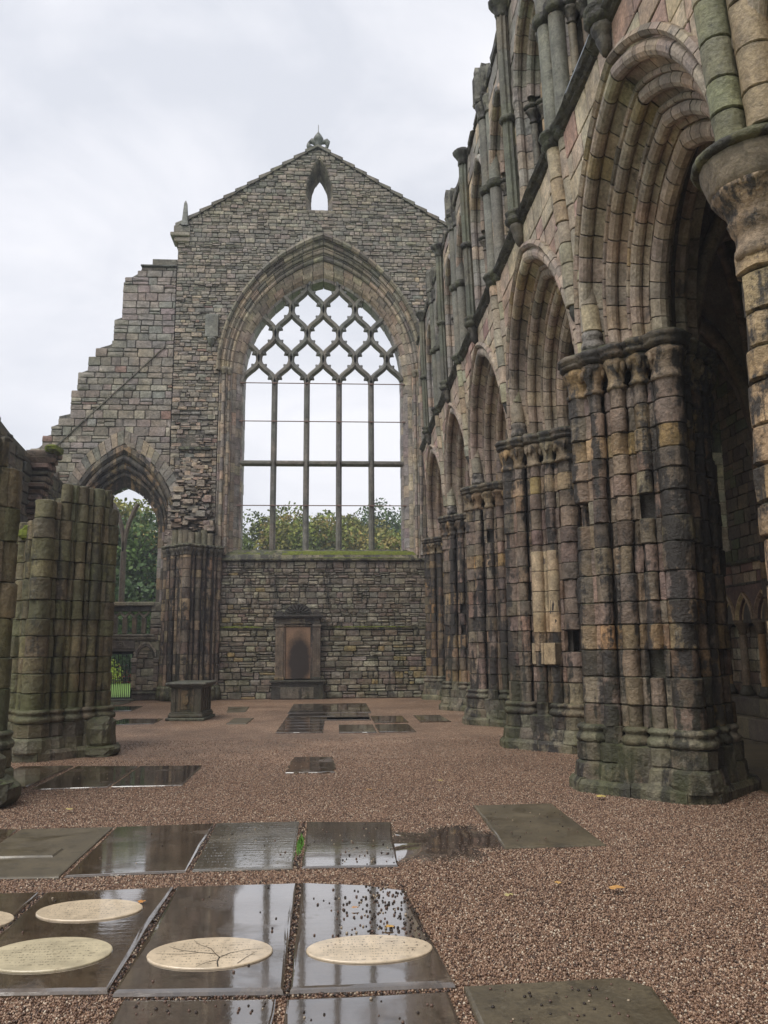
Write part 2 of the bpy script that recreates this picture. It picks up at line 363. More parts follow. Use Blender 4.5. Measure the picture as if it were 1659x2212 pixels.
def drum(P,x,y,z0,z1,r,col,n=12,er=.004,lean=None,ang=0,bev=.011,chip=0.,smooth=True):
    """drum stone, P3 maps world; irregular worn outline"""
    mb=MB(); b=min(bev,(z1-z0)*.2); dx,dy=U(-er,er),U(-er,er)
    ks=[1+U(-1,1)*er*1.6/r*.6 for _ in range(n)]
    mid=(z0+z1)/2
    if chip:
        for q in range(random.randint(1,3)):
            c=random.randrange(n); ks[c]-=chip*U(.3,1); ks[(c+1)%n]-=chip*U(0,.7)
    g=.004; dk=tuple(q*.32 for q in col)
    def ring(z,k):
        o=[]
        for i in range(n):
            a=ang+2*PI*i/n; rr=(r-k)*ks[i]; o.append((x+dx+rr*math.cos(a),y+dy+rr*math.sin(a),z))
        return o
    def wob(p): return (p[0]+U(-er,er)*.8,p[1]+U(-er,er)*.8,p[2]+U(-er,er)*.5)
    A=[wob(p) for p in ring(z0+g+b,0)]; Bm=[wob(p) for p in ring(z0+(z1-z0)*U(.35,.65),U(-.004,.006))]; Cc=[wob(p) for p in ring(z1-g-b,0)]
    vs=A+Bm+Cc; f=[(k*n+i,k*n+(i+1)%n,(k+1)*n+(i+1)%n,(k+1)*n+i) for k in range(2) for i in range(n)]
    mb.add([P(*p) for p in vs],f,col,smooth)
    q=[(i,(i+1)%n,n+(i+1)%n,n+i) for i in range(n)]
    mb.add([P(*p) for p in ring(z0,b*1.6)]+[P(*p) for p in A],q+[tuple(reversed(range(n)))],dk,False)
    for i in range(n): mb.c[-n+i]=col
    mb.add([P(*p) for p in Cc]+[P(*p) for p in ring(z1,b*1.6)],q+[tuple(range(n,2*n))],dk,False)
    for i in range(n): mb.c[-2*n+i]=col
    return mb
def lathe(P,x,y,prof,col,n=14,er=.0,a0=0,a1=2*PI,smooth=True):
    mb=MB(); vs=[]; full=abs(a1-a0-2*PI)<1e-3; m=n if full else n+1
    for r,z in prof:
        for i in range(m):
            a=a0+(a1-a0)*i/n; rr=r+U(-er,er); vs.append(P(x+rr*math.cos(a),y+rr*math.sin(a),z+U(-er,er)*.4))
    f=[]
    for k in range(len(prof)-1):
        for i in range(n if full else m-1): f.append((k*m+i,k*m+(i+1)%m,(k+1)*m+(i+1)%m,(k+1)*m+i))
    mb.add(vs,f,col,smooth)
    mb.f+=[tuple(reversed(range(m))),tuple(range((len(prof)-1)*m,len(prof)*m))]; mb.s+=[False,False]
    return mb
def prism(P,poly,z0,z1,col,bev=0.,er=0.):
    mb=MB(); n=len(poly); cx=sum(p[0] for p in poly)/n; cy=sum(p[1] for p in poly)/n; vs=[]
    rows=[(z0,0),(z1-bev,0)]+([(z1,bev)] if bev else [])
    for z,k in rows:
        for x,y in poly:
            d=math.hypot(x-cx,y-cy); q=1-k/d; vs.append(P(cx+(x-cx)*q+U(-er,er),cy+(y-cy)*q+U(-er,er),z))
    m=len(rows); f=[(k*n+i,k*n+(i+1)%n,(k+1)*n+(i+1)%n,(k+1)*n+i) for k in range(m-1) for i in range(n)]+[tuple(reversed(range(n))),tuple(range((m-1)*n,m*n))]
    return mb.add(vs,f,col)
ID=lambda x,y,z:(x,y,z)
LZ=[(0,0),(5.6,0),(8.9,.25),(12,.35),(16,.40)]
def LN(z):
    for (a,b),(c,d) in zip(LZ,LZ[1:]):
        if z<=c: return b+(d-b)*(z-a)/(c-a)
    return .4
def LP(x,y,z): return (x-LN(z),y,z)      # the south arcade leans inwards above the capitals
YW=29.5
def GP(u,v,w): return (u,YW-w,v)           # gable plane
XW=3.35
def AP(u,v,w): return (XW-w-LN(v),u,v)     # arcade wall, nave face
# palettes (stone colours)
GREY=[(.20,.192,.172),(.23,.215,.188),(.17,.165,.150),(.20,.178,.165),(.26,.242,.205),(.17,.172,.155),(.15,.142,.130)]
GREY=[(a*1.03,b*1.0,c*1.03) for a,b,c in GREY]
GREYR=GREY+[(.21,.12,.105),(.30,.28,.23)]
CREAM=[(.34,.29,.21),(.38,.33,.25),(.30,.255,.195),(.27,.22,.175),(.33,.25,.19),(.23,.20,.165)]
ASHG=[(.20,.19,.165),(.23,.215,.19),(.18,.18,.16),(.25,.23,.205),(.215,.18,.165)]; ASHG=[(a,b,c*1.12) for a,b,c in ASHG]
LOWER=[(.19,.175,.13),(.235,.215,.16),(.15,.135,.105),(.17,.13,.105),(.29,.27,.20),(.22,.20,.165),(.13,.105,.085)]
LOWERL=LOWER+[(.42,.40,.31),(.36,.33,.25),(.35,.27,.11)]
SPAN=[(.40,.33,.255),(.44,.38,.29),(.36,.275,.225),(.38,.255,.225),(.34,.30,.24),(.42,.35,.29),(.30,.19,.17)]
MOULD=[(.235,.195,.15),(.27,.225,.17),(.21,.17,.135),(.255,.20,.145),(.30,.25,.19),(.20,.165,.14)]
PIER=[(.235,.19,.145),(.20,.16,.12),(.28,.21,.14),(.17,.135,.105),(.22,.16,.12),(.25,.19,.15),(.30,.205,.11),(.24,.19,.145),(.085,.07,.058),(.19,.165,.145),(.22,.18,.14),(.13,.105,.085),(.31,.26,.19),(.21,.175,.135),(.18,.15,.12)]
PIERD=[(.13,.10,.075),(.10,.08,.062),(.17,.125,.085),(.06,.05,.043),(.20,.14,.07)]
GREEN=[(.13,.125,.072),(.155,.145,.085),(.115,.11,.066),(.17,.155,.095),(.12,.11,.075),(.14,.115,.085)]
GRND=[(.13,.12,.10),(.16,.14,.11),(.10,.09,.075)]

GREY=[tuple(x*1.12 for x in c) for c in calm(GREY,.2)]; GREYR=GREY*4+[(.22,.15,.135),(.32,.30,.26)]; CREAM=calm([(a*1.05,b*1.06,c*1.15) for a,b,c in CREAM],.3); ASHG=[tuple(x*1.15 for x in c) for c in calm(ASHG,.3)]; SPAN=calm(SPAN,.2); MOULD=calm([(a*1.32,b*1.34,c*1.50) for a,b,c in MOULD],.45); SPAN=[(a*1.12,b*1.14,c*1.18) for a,b,c in SPAN]
PIER=calm([(a*.88,b*.89,c*.98) for a,b,c in PIER],.5); LOWER=calm([(a*1.0,b*1.02,c*1.12) for a,b,c in LOWER],.2); LOWERL=LOWER*2+[(.36,.35,.29),(.32,.30,.24),(.30,.24,.13)]; GREEN=calm(GREEN,.35)

# ================================================================ ground
def sheet(name,x0,x1,y0,y1,z,m,label=None,kind='structure'):
    mb=MB(); mb.add([(x0,y0,z),(x1,y0,z),(x1,y1,z),(x0,y1,z)],[(0,1,2,3)],(.2,.15,.12))
    o=obj(name,mb,m,kind=kind); 
    if label: o['label']=label
    return o
sheet('terrain',-900,900,-300,1500,-.03,M['lawn'],'flat green ground beyond the abbey')
sheet('gravel_ground',-11.5,5.2,-4,29.6,0,M['gravel'],'reddish brown gravel floor of the roofless nave')
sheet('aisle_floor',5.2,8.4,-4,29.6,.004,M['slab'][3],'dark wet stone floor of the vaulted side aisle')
sheet('lawn',-40,20,31.2,70,0,M['lawn'],'bright green lawn seen through the iron gate')

# ================================================================ clustered piers
def pier(Yk,cx,sgn,name,label,topf,pal,mat,dampal=None,er=.006,seed=0,P=LP,ntop=None,capital=True,front=-1,chip=.0,hh=(.25,.37),group=None,zcap=5.02,rough=False,base=True,yellow=False):
    """front-left quadrants face the nave and the camera. sgn=-1: nave is to -X"""
    random.seed(seed)
    T=thing(name,label,'pier',(cx,Yk,0),group)
    S=[]                                  # shafts (dx,dy,r,kind)
    D=.86; tips=[(sgn*1,0),(0,-1),(-sgn*1,0),(0,1)]
    for q in range(4):
        ax,ay=tips[q]; bx,by=tips[(q+1)%4]
        R0=.185 if q in(1,3) else .155
        S.append((ax*D*(.96 if q%2==0 else 1.05),ay*D*(.96 if q%2==0 else 1.05),R0,'shaft',q))
        for t,r,k in ((.165,.062,'fillet'),(.28,.098,'shaft'),(.39,.055,'fillet'),(.50,.105,'shaft'),(.61,.055,'fillet'),(.72,.098,'shaft'),(.835,.062,'fillet')):
            g=(1.15 if k=='shaft' else 1.07) if capital else (1.10 if k=='shaft' else 1.12)
            S.append((D*(ax*(1-t)+bx*t)*g,D*(ay*(1-t)+by*t)*g,r,k,q))
    zb=.78 if base else 0.
    zs=[zb]
    zt=max(topf(cx+s[0],Yk+s[1]) for s in S)
    while zs[-1]<zt: zs.append(zs[-1]+U(*hh))
    shafts=[];fil=[]; hid=MB()
    bands=[random.random() for _ in zs]
    for dx,dy,r,k,q in S:
        x,y=cx+dx,Yk+dy; top=topf(x,y)
        hidden=(q==2 and k=='fillet') or (dy>.3 and dx*(-sgn)>.05 and k=='fillet')
        off=random.choice([0,0,0,1])
        for i in range(len(zs)-1):
            z0,z1=zs[i],min(zs[i+1],top if capital else zs[i+1])
            if z0>=top-.08: break
            if capital and top-z1<.12: z1=top
            pl=pal(x,y,z0,bands[i]) if callable(pal) else pal
            c=pick(pl,.18); rr=r*U(.95,1.04)
            if rough and k=='shaft' and R()<.18: rr*=.86
            if rough and k=='shaft' and R()<.035 and 1.2<z0<4.3: continue
            if k=='fillet':
                d=drum(P,x,y,z0,z1,rr,c,n=5,er=er,ang=math.atan2(dy,dx),bev=.012,chip=chip*(R()<.5),smooth=False)
            else:
                d=drum(P,x,y,z0,z1,rr,c,n=12,er=er*1.3,chip=chip*(R()<.55))
            if hidden: hid.merge(d)
            else: (fil if k=='fillet' else shafts).append((rr*(z1-z0)*(3 if dy<.2 else 1),d))
            if z1>=top: break
    emit('shaft_drum',shafts,mat,T,280,'shaft_drum_remainder'); emit('fillet_stone',fil,mat,T,285,'fillet_stone_remainder')
    if hid.v: obj('rear_fillet_stones',hid,mat,T,kind='stuff')
    # solid heart
    oct_=[(cx+D*.90*math.cos(a)*(1),Yk+D*.90*math.sin(a)) for a in [i*PI/2 for i in range(4)]]
    ztc=min(zt,5.4) if capital else min(topf(cx,Yk),topf(cx-sgn*.4,Yk),topf(cx+sgn*.4,Yk))
    obj('pier_core',prism(P,oct_,.1,ztc,(.06,.052,.045)),M['core'],T)
    if base:
        bc=[(.16,.15,.12),(.135,.125,.10),(.15,.13,.10)]
        for dx,dy,r,k,q in S:
            if k!='shaft': continue
            x,y=cx+dx,Yk+dy
            if dx*(-sgn)>.2 and dy>.2: continue
            e=.008 if not rough else .014
            j=U(-.002,.002); brk=(R()<(.25 if rough else .12)) and dy>-.8
            if brk: obj('base_moulding',drum(P,x,y,.575,.80,r+.02,pick(bc),12,.02,chip=.2,smooth=False),mat,T)
            else:
                if r>.15: r+=.03
                obj('base_moulding',lathe(P,x,y,[(r+.02,.80+j),(r+.055,.775+j),(r+.06,.745+j),(r+.03,.725+j),(r+.035,.70+j),(r+.065,.675+j),(r+.08,.64+j),(r+.07,.60+j),(r+.03,.585+j)],pick(bc),14,e*.35),mat,T)
            obj('base_drum',lathe(P,x,y,[(r+.045,.585+j),(r+.06,.57),(r+.06,.38),(r+.045,.365+j)],pick(bc),9,e,smooth=False),mat,T)
            obj('base_drum',lathe(P,x,y,[(r+.06,.363+j),(r+.09,.33),(r+.11,.20),(r+.115,.15),(r+.10,.12+j)],pick(bc),9,e,smooth=False),mat,T)
        obj('base_core',prism(P,[(cx+1.03*D*math.cos(a),Yk+1.03*D*math.sin(a)) for a in [PI/4*i for i in range(8)]],.1,.60,(.11,.10,.08),.03,.03),mat,T)
        E=1.20; cc=.36
        pl=[]
        for ax,ay in ((1,0),(0,1),(-1,0),(0,-1)):
            bx,by=-ay,ax
            pl+=[(cx+E*ax-cc*.55*bx-.05*ax,Yk+E*ay-cc*.55*by-.05*ay),(cx+E*ax+cc*.55*bx-.05*ax,Yk+E*ay+cc*.55*by-.05*ay)]
        # plinth in separate stones round the edge
        n=len(pl)
        for i in range(n):
            a,b=pl[i],pl[(i+1)%n]; L=math.hypot(b[0]-a[0],b[1]-a[1]); m=max(1,int(L/.5))
            for j in range(m):
                p=[a[t]+(b[t]-a[t])*(j+.01)/m for t in (0,1)]; q_=[a[t]+(b[t]-a[t])*(j+.99)/m for t in (0,1)]
                ip=[cx+(p[0]-cx)*.62,Yk+(p[1]-Yk)*.62]; iq=[cx+(q_[0]-cx)*.62,Yk+(q_[1]-Yk)*.62]
                mb=MB(); e=U(-.015,.01)
                o=[p,q_,iq,ip]; s=[(cx+(x-cx)*.965,Yk+(y-Yk)*.965) for x,y in o[:2]]
                vs=[(x,y,-.02) for x,y in o]+[(x,y,.11+e) for x,y in o[:2]]+[(x,y,.165+e) for x,y in s]+[(x,y,.165+e) for x,y in (iq,ip)]
                mb.add([P(*v) for v in vs],[(0,1,5,4),(4,5,7,6),(6,7,8,9),(1,2,8,7,5),(3,0,4,6,9),(2,3,9,8)],pick([(.15,.145,.11),(.13,.13,.095),(.165,.155,.12)]))
                obj('plinth_stone',mb,mat,T)
    if capital:
        ac=[(.15,.13,.10),(.12,.105,.085),(.10,.09,.075)]
        for i,(dx,dy,r,k,q) in enumerate(S):
            x,y=cx+dx,Yk+dy
            if dx*(-sgn)>.25 and dy>.25: continue
            j=.0015*i
            if k=='shaft':
                cc=pick([(.20,.155,.10),(.26,.19,.105),(.14,.11,.08),(.22,.18,.13)])
                pr=[(r+.0,5.0),(r+.025,5.01),(r+.025,5.05),(r+.005,5.07),(r+.0,5.14),(r+.02,5.22),(r+.05,5.31),(r+.075,5.35),(r+.05,5.40)]
                c=lathe(P,x,y,pr,cc,14,.016 if R()<.6 else .028)
                # leaf knobs under the abacus
                for a in range(6):
                    if R()<.35: continue
                    an=2*PI*a/6+U(-.3,.3); rr=r+.04
                    c.merge(lathe(P,x+rr*math.cos(an),y+rr*math.sin(an),[(.012,5.20),(.035,5.25),(.045,5.31),(.03,5.35)],cc,6,.008))
                obj('capital',c,mat,T)
            if k=='shaft' or k=='fillet':
                rr=r+(.12 if k=='shaft' else .14)
                obj('abacus_stone',lathe(P,x,y,[(rr-.09,5.395+j),(rr-.03,5.42+j),(rr-.01,5.45+j),(rr-.035,5.475+j),(rr,5.50+j),(rr+.012,5.54+j),(rr-.02,5.585+j)],pick(ac),12,.008 if not rough else .018),M['dark'],T)
        obj('abacus_core',prism(P,oct_,5.3,5.58,(.1,.09,.075)),M['dark'],T)
    return T
PY=[5.9,10.35,14.8,19.25,23.7,28.6]
full=lambda x,y:5.02
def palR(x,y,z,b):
    if x>4.25: return PIERD  # shafts towards the aisle take the darker palette
    if b<.10: return [(.075,.062,.052),(.10,.085,.07),(.15,.12,.09),(.2,.16,.12)]
    if b>.94: return [(.31,.215,.11),(.25,.19,.13),(.27,.2,.13)]
    return PIER
lab=['weathered buff pier at the right edge, with an eroded corbel cap under twin shafts',
 'nearest full clustered pier on the right, patched black, ochre and tan stones, octagonal plinth',
 'second right pier, with smooth new cream stones let into its middle',
 'third clustered pier on the right, orange and buff stones above green algae',
 'fourth and farthest clustered pier on the right, slender and greenish at its foot',
 'dark half pier at the far right, against the gable wall']
for k in range(1,5):
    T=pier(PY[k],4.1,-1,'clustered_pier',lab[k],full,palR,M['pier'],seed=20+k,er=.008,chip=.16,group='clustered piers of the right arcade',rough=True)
    if k==2:
        # smooth replacement stones
        for i in range(4):
            for (dx,dy,r,kk) in ((-.505,-.50,.108,0),(-.36,-.565,.06,1),(-.28,-.715,.102,0)):
                z0=2.0+i*.36
                d=drum(LP,4.1+dx,PY[2]+dy,z0,z0+.357,r*1.05,pick([(.37,.30,.21),(.40,.33,.23)],.05),n=12 if kk==0 else 5,er=.001,bev=.006,ang=math.atan2(dy,dx),smooth=kk==0)
                obj('replacement_stone',d,M['pale'],T,label='smooth pale cream replacement stone')
        for i in (1,2):
            P2=lambda u,v,w,i=i:(3.36+u*.5-w*.7+.015,PY[2]-.16-u*.86-w*.5+.03,v)
            obj('flat_patch_stone',block(P2,i*.29-.02,i*.29+.26,1.45,1.82,.075,.2,pick([(.30,.25,.18),(.27,.23,.17)]),.01,.003),M['pale'],T,label='flat pale patch stone across the shafts')

# pier at the frame edge: only the corbelled vault shaft stack is seen
def pier0():
    random.seed(31)
    T=thing('clustered_pier',lab[0],'pier',(4.1,PY[0],0),'clustered piers of the right arcade')
    P=ID; sh=[]; z=0.0
    while z<4.85:
        h=U(.24,.36); 
        for dx,dy,r in ((-.72,0,.20),(-.50,-.32,.14),(-.28,-.55,.14),(0,-.86,.2),(.4,-.5,.15),(-.5,.32,.14),(-.28,.55,.14),(0,.86,.2)):
            sh.append((1,drum(P,4.15+dx,PY[0]+dy,z,min(z+h,4.9),r*U(.90,1.06),pick([(.33,.25,.16),(.37,.28,.19),(.29,.22,.15)]),16,.012,chip=.12,bev=.02,smooth=False)))
        z+=h
    emit('shaft_drum',sh,M['pier'],T)
    obj('pier_core',prism(P,[(4.15+.8*math.cos(a),PY[0]+.8*math.sin(a)) for a in (0,PI/2,PI,1.5*PI)],0,5.3,(.06,.05,.045)),M['core'],T)
    cx,cy=3.42,PY[0]
    obj('corbel_cap',lathe(P,cx,cy,[(.19,4.80),(.215,4.84),(.21,4.88),(.195,4.92),(.19,4.97),(.20,5.02),(.225,5.07),(.245,5.12),(.235,5.17),(.25,5.22),(.285,5.27),(.31,5.31),(.335,5.345),(.36,5.38)],(.30,.225,.155),34,.011),M['pier'],T,label='badly weathered orange corbel cap')
    obj('corbel_ring',lathe(P,cx,cy,[(.34,5.36),(.38,5.42),(.43,5.58),(.44,5.62)],(.21,.18,.145),20,.004),M['mould'],T)
    obj('abacus',lathe(P,cx,cy,[(.44,5.621),(.48,5.63),(.50,5.66),(.48,5.70),(.42,5.72)],(.12,.12,.07),24,.006),M['string'],T,label='mossy rounded rim of the corbel')
    return T
pier0()
# respond at the east wall (half pier)
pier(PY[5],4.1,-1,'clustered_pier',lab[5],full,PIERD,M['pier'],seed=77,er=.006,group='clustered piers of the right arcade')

# ruined north piers
def topN(x,y):
    return 4.55 if x>-4.88 and y<15.1 else (4.2 if x>-5.1 else 3.7)
def topN2(x,y): 
    t=x/(y-.12)
    if t>-.284: return 4.1
    if t>-.345: return 4.42
    if t>-.362: return 4.15
    return 3.75
pier(14.75,-4.93,1,'ruined_pier','ruined green clustered pier on the left, roofless with a broken mossy top',topN2,GREEN,M['green'],seed=51,er=.009,chip=.2,capital=False,P=ID,group='ruined piers on the left')
def topE(x,y): return 4.12 if x/y<-.405 else 3.85
pier(10.35,-4.98,1,'ruined_pier','ruined green pier cut by the left edge of the picture, broken boulder at its foot',topE,GREEN+[(.19,.15,.10),(.10,.10,.07)],M['green'],seed=52,er=.010,chip=.2,capital=False,P=ID,group='ruined piers on the left',hh=(.36,.52))
def lump(x,y,z,sx,sy,sz,col,seed,mat,T,name='rubble_boulder',amp=.18,kind=None,label=None):
    rg=np.random.default_rng(seed); n=14; mm=9; vs=[]
    ph=rg.uniform(0,6.28,(6,)); 
    for j in range(mm+1):
        t=PI*j/mm
        for i in range(n):
            a=2*PI*i/n
            r=1+amp*(math.sin(3*a+ph[0]+2*t)*.5+math.sin(5*t+ph[1]+2*a)*.5)+rg.uniform(-amp,amp)*.45
            ex=lambda v:math.copysign(abs(v)**.6,v)
            vs.append((x+sx*r*ex(math.sin(t))*ex(math.cos(a)),y+sy*r*ex(math.sin(t))*ex(math.sin(a)),z+sz*r*ex(-math.cos(t))))
    f=[(k*n+i,k*n+(i+1)%n,(k+1)*n+(i+1)%n,(k+1)*n+i) for k in range(mm) for i in range(n)]
    mb=MB().add(vs,f,col,False); return obj(name,mb,mat,T,kind=kind,label=label)
NPs=[o for o in bpy.data.objects if o.name.startswith('ruined_pier') and o.type=='EMPTY']
big,edge=NPs[0],NPs[1]
lump(-3.98,9.9,.42,.17,.2,.16,(.12,.11,.075),4,M['green'],edge,amp=.12); lump(-3.95,9.85,.16,.3,.3,.17,(.10,.095,.07),5,M['green'],edge,amp=.12)
lump(-4.0,14.45,.33,.22,.25,.30,(.11,.105,.07),6,M['green'],big,amp=.14); lump(-3.95,14.4,.08,.26,.28,.10,(.10,.095,.065),7,M['green'],big,amp=.1)
lump(-5.2,14.3,3.75,.28,.25,.14,(.12,.12,.03),8,M['mossmat'],big,'moss_clump',.1)
lump(-5.45,14.6,3.6,.25,.25,.12,(.12,.12,.05),9,M['green'],big,'rubble_boulder',.2)

# ================================================================ arcade bays on the right
def profA():
    return [[(-.13,.02),(-.125,-.05),(-.07,-.085),(-.03,-.05),(-.02,.01)],
            [(-.02,.0)]+roll(.065,.03,.085,200,440,8)+[(.115,.12),(.20,.235)],
            [(.195,.225)]+roll(.225,.235,.035,180,420,5),
            [(.235,.275)]+roll(.315,.30,.075,190,440,7)+[(.35,.385),(.42,.475)],
            [(.415,.465)]+roll(.45,.47,.035,180,420,5),
            [(.46,.51)]+roll(.545,.53,.075,190,440,7)+[(.58,.61),(.64,.66)],
            [(.63,.655)]+roll(.74,.75,.11,200,520,9)+[(.63,.845)]]
def bay(k):
    random.seed(100+k)
    y0,y1=(PY[k],PY[k+1]) if k<5 else (1.45,5.9); ym=(y0+y1)/2; half=(y1-y0)/2
    names=['nearest','second','third','fourth','fifth']
    T=thing('arcade_bay',['nearest bay of the right arcade with the widest moulded arch over the dark aisle','second arch bay of the right arcade, between the nearest two full piers','third arch bay of the right arcade, beyond the pier with cream patches','fourth arch bay of the right arcade, seen almost edge-on','farthest arch bay of the right arcade, next to the gable wall','wall bay at the top right corner, right of the twin shafts'][k],'arcade',(XW,ym,5.6),'arch bays of the right arcade')
    A=half-.10; H=2.70; zs=5.585
    vs=[]
    nseg=[16,11,14,11,14,11,10]
    for o,pr in enumerate(profA()):
        for side in (-1,1):
            n=nseg[o]; cuts=[0]+[ (i+U(-.12,.12))/n for i in range(1,n)]+[1]
            for i in range(n):
                pl=MOULD if k>0 or o>1 else MOULD+[(.33,.28,.21)]
                if R()<.05: pl=[(.32,.25,.16),(.17,.15,.13)]
                vs.append(((1/(1+o)),voussoir(AP,pr,ym,zs,A,H,1.2,cuts[i],cuts[i+1],side,pick(pl,.12))))
    emit('voussoir',vs,M['mould'],T,290)
    # back face orders (aisle side), simple
    T2=1.50; bk=[]
    for pr in ([(.0,T2),(.06,T2+.05),(.14,T2+.02),(.18,T2-.12),(.34,T2-.25)],[(.32,T2-.24)]+roll(.42,T2-.34,.08,60,-160,5)+[(.62,T2-.6)]):
        for side in (-1,1):
            for i in range(9): bk.append((1,voussoir(AP,pr,ym,zs,A,H,1.2,i/9,(i+1)/9,side,pick(MOULD))))
    j=MB()
    for _,b in bk: j.merge(b)
    obj('rear_voussoirs',j,M['aisle'],T,kind='stuff')
    # solid behind the mouldings
    sol=MB()
    for side in (-1,1):
        pr=[(-.2,.06),(.0,.10),(.10,.16),(.12,.22),(.22,.28),(.24,.36),(.34,.40),(.36,.52),(.46,.56),(.50,.66),(.60,.70),(.62,.80),(.5,1.0),(.36,1.2),(.0,1.44),(-.2,1.44)]
        for i in range(12): sol.merge(voussoir(AP,pr,ym,zs,A,H,1.2,i/12-.004,(i+1)/12+.004,side,(.09,.075,.06),0,0))
    obj('arch_core',sol,M['core'],T)
    # spandrel wall
    hole=arch_poly(ym,zs,A+.02,H+.02,5.0,20)
    reg=[rect(y0+.0,y1-.0,zs-.01,8.78),[(a,max(b,zs-.02)) for a,b in hole]]
    core_=core(AP,reg,zs,8.78,-1.48,-.05,(.14,.12,.10),.1,.0); obj('wall_core',core_,M['core'],T)
    st=masonry(AP,reg,zs,8.76,(.26,.34),(.35,.62),SPAN,0,.08,.008,0,.012,.012,.004)
    emit('spandrel_stone',st,M['pale'],T,280)
    st=masonry(lambda u,v,w:(XW+1.50+w-LN(v),u,v),reg,zs,8.76,(.3,.36),(.5,.8),PIERD,0,.06,.01,0,.012)
    j=MB(); [j.merge(b) for _,b in st]; obj('rear_wall_stones',j,M['aisle'],T,kind='stuff')
    # string course, in lengths
    m=5
    for i in range(m):
        a=y0+(y1-y0)*i/m; b=y0+(y1-y0)*(i+1)/m; j=U(-.006,.006)
        pr=[(-.04,8.74),(.035,8.77),(.065,8.80),(.05,8.83),(.10,8.86),(.125,8.90),(.10,8.95),(.0,8.985),(-.08,8.99)]
        mb=MB(); n=len(pr); v=[]
        segs=6
        for s in range(segs+1):
            yy=a+.005+(b-a-.01)*s/segs
            for w,z in pr: v.append(AP(yy,z+j+U(-.008,.008),w+U(-.008,.008)))
        mb.add(v,[(s*n+t,s*n+t+1,(s+1)*n+t+1,(s+1)*n+t) for s in range(segs) for t in range(n-1)],(.075,.07,.055),False)
        obj('string_course',mb,M['string'],T)
    if k==0:
        mb=MB(); v=[]
        for yy in (y0+1.2,y0+3.6): v+=[AP(yy,8.975,.105),AP(yy,9.01,.0),AP(yy,9.0,-.05),AP(yy,8.96,.10)]
        mb.add(v,[(0,1,5,4),(1,2,6,5),(3,0,4,7)],(.3,.3,.3)); obj('lead_flashing',mb,M['lead'],T)
    # ---- triforium
    ztf=12.85
    holes=[]; zc=10.75
    subs=[(ym-half*.5,half*.5-.22),(ym+half*.5,half*.5-.22)]
    for c,a in subs: holes.append(arch_poly(c,10.9,a,1.35,9.05,10))
    reg=[rect(y0,y1,8.98,ztf)]+holes
    obj('triforium_core',core(AP,reg,8.98,ztf,-.95,-.05,(.12,.105,.09),.15,0),M['core'],T)
    obj('triforium_back_wall',core(AP,[rect(y0,y1,8.98,ztf-.01)],8.98,ztf-.01,-1.0,-.7,(.12,.11,.095),.5,0),M['core'],T)
    st=masonry(AP,reg,8.99,ztf,(.27,.34),(.3,.6),ASHG+SPAN[:3],0,.08,.012,.05,.014,.012,.005); emit('triforium_stone',st,M['gable'],T,200)
    st=[]
    for c,a in subs:
        st+=masonry(AP,[arch_poly(c,10.9,a,1.35,9.05,10)],9.0,12.2,(.30,.36),(.3,.5),ASHG+MOULD,-.66,.05,.01,0,.012,.012,.004)
    emit('recess_stone',st,M['mould'],T,200)
    vs=[]
    for c,a in subs:
        for o,pr in enumerate(([(-.03,.0)]+roll(.05,.03,.075,190,430,6)+[(.10,.12),(.14,.20)],[(.13,.19)]+roll(.20,.22,.07,190,430,6)+[(.26,.34),(.30,.6)])):
            for side in (-1,1):
                for i in range(6): vs.append((1,voussoir(AP,pr,c,10.9,a+.02,1.36,1.25,i/6,(i+1)/6,side,pick(ASHG+MOULD))))
                nz=6
                for i in range(nz):
                    if o==0: vs.append((1,jamb(AP,pr,c,a+.02,9.02+i*1.88/nz,9.02+(i+1)*1.88/nz,side,pick(ASHG+MOULD))))
    emit('triforium_moulding',vs,M['mould'],T,290)
    # colonnettes with capitals at mid height
    for c,a in subs:
        for u,w,r in ((c-a+.1,-.26,.065),(c-a+.24,-.42,.06),(c+a-.1,-.26,.065),(c+a-.24,-.42,.06),(c,-.38,.075)):
            tcol=pick([(.15,.15,.13),(.30,.235,.165),(.19,.165,.14),(.17,.165,.145)])
            Q=lambda x,y,z,u=u,w=w:AP(u+x,z,w-y)
            col=MB()
            for z0,z1 in ((9.04,9.7),(9.7,10.46)): col.merge(drum(Q,0,0,z0,z1,r,tcol,10,.002,bev=.008))
            s=obj('colonnette',col,M['shaft'],T)
            obj('colonnette_capital',lathe(Q,0,0,[(r,10.46),(r+.02,10.48),(r,10.5),(r+.01,10.56),(r+.06,10.66),(r+.075,10.69),(r+.05,10.71)],(.15,.13,.11),10,.004),M['dark'],T)
            obj('colonnette_abacus',lathe(Q,0,0,[(r+.05,10.711),(r+.09,10.73),(r+.10,10.77),(r+.06,10.80),(r+.03,10.81)],(.09,.085,.07),12,.004),M['string'],T)
            col=MB(); col.merge(drum(Q,0,0,10.81,11.6,r*.9,tcol,10,.002,bev=.008)); obj('colonnette',col,M['shaft'],T)
        # mid band
        frame_box(mb:=MB(),AP,c-a+.02,c+a-.02,10.715,10.79,-.66,-.36,(.10,.09,.075),.02); obj('mid_band',mb,M['string'],T)
    # central fluted shaft on its corbel
    Q=lambda x,y,z:AP(ym+y,z,.10-x)
    cb=MB(); cb.merge(lathe(Q,.03,0,[(.03,8.42),(.07,8.5),(.10,8.6),(.09,8.66),(.13,8.72),(.14,8.78)],(.12,.105,.085),12,.012)); obj('corbel',cb,M['dark'],T)
    obj('corbel_cap',lathe(Q,.02,0,[(.14,8.781),(.19,8.83),(.20,8.88),(.15,8.92),(.17,8.96),(.19,9.0),(.12,9.06)],(.08,.078,.055),12,.01),M['string'],T)
    z=9.06; gcol=(.115,.125,.10)
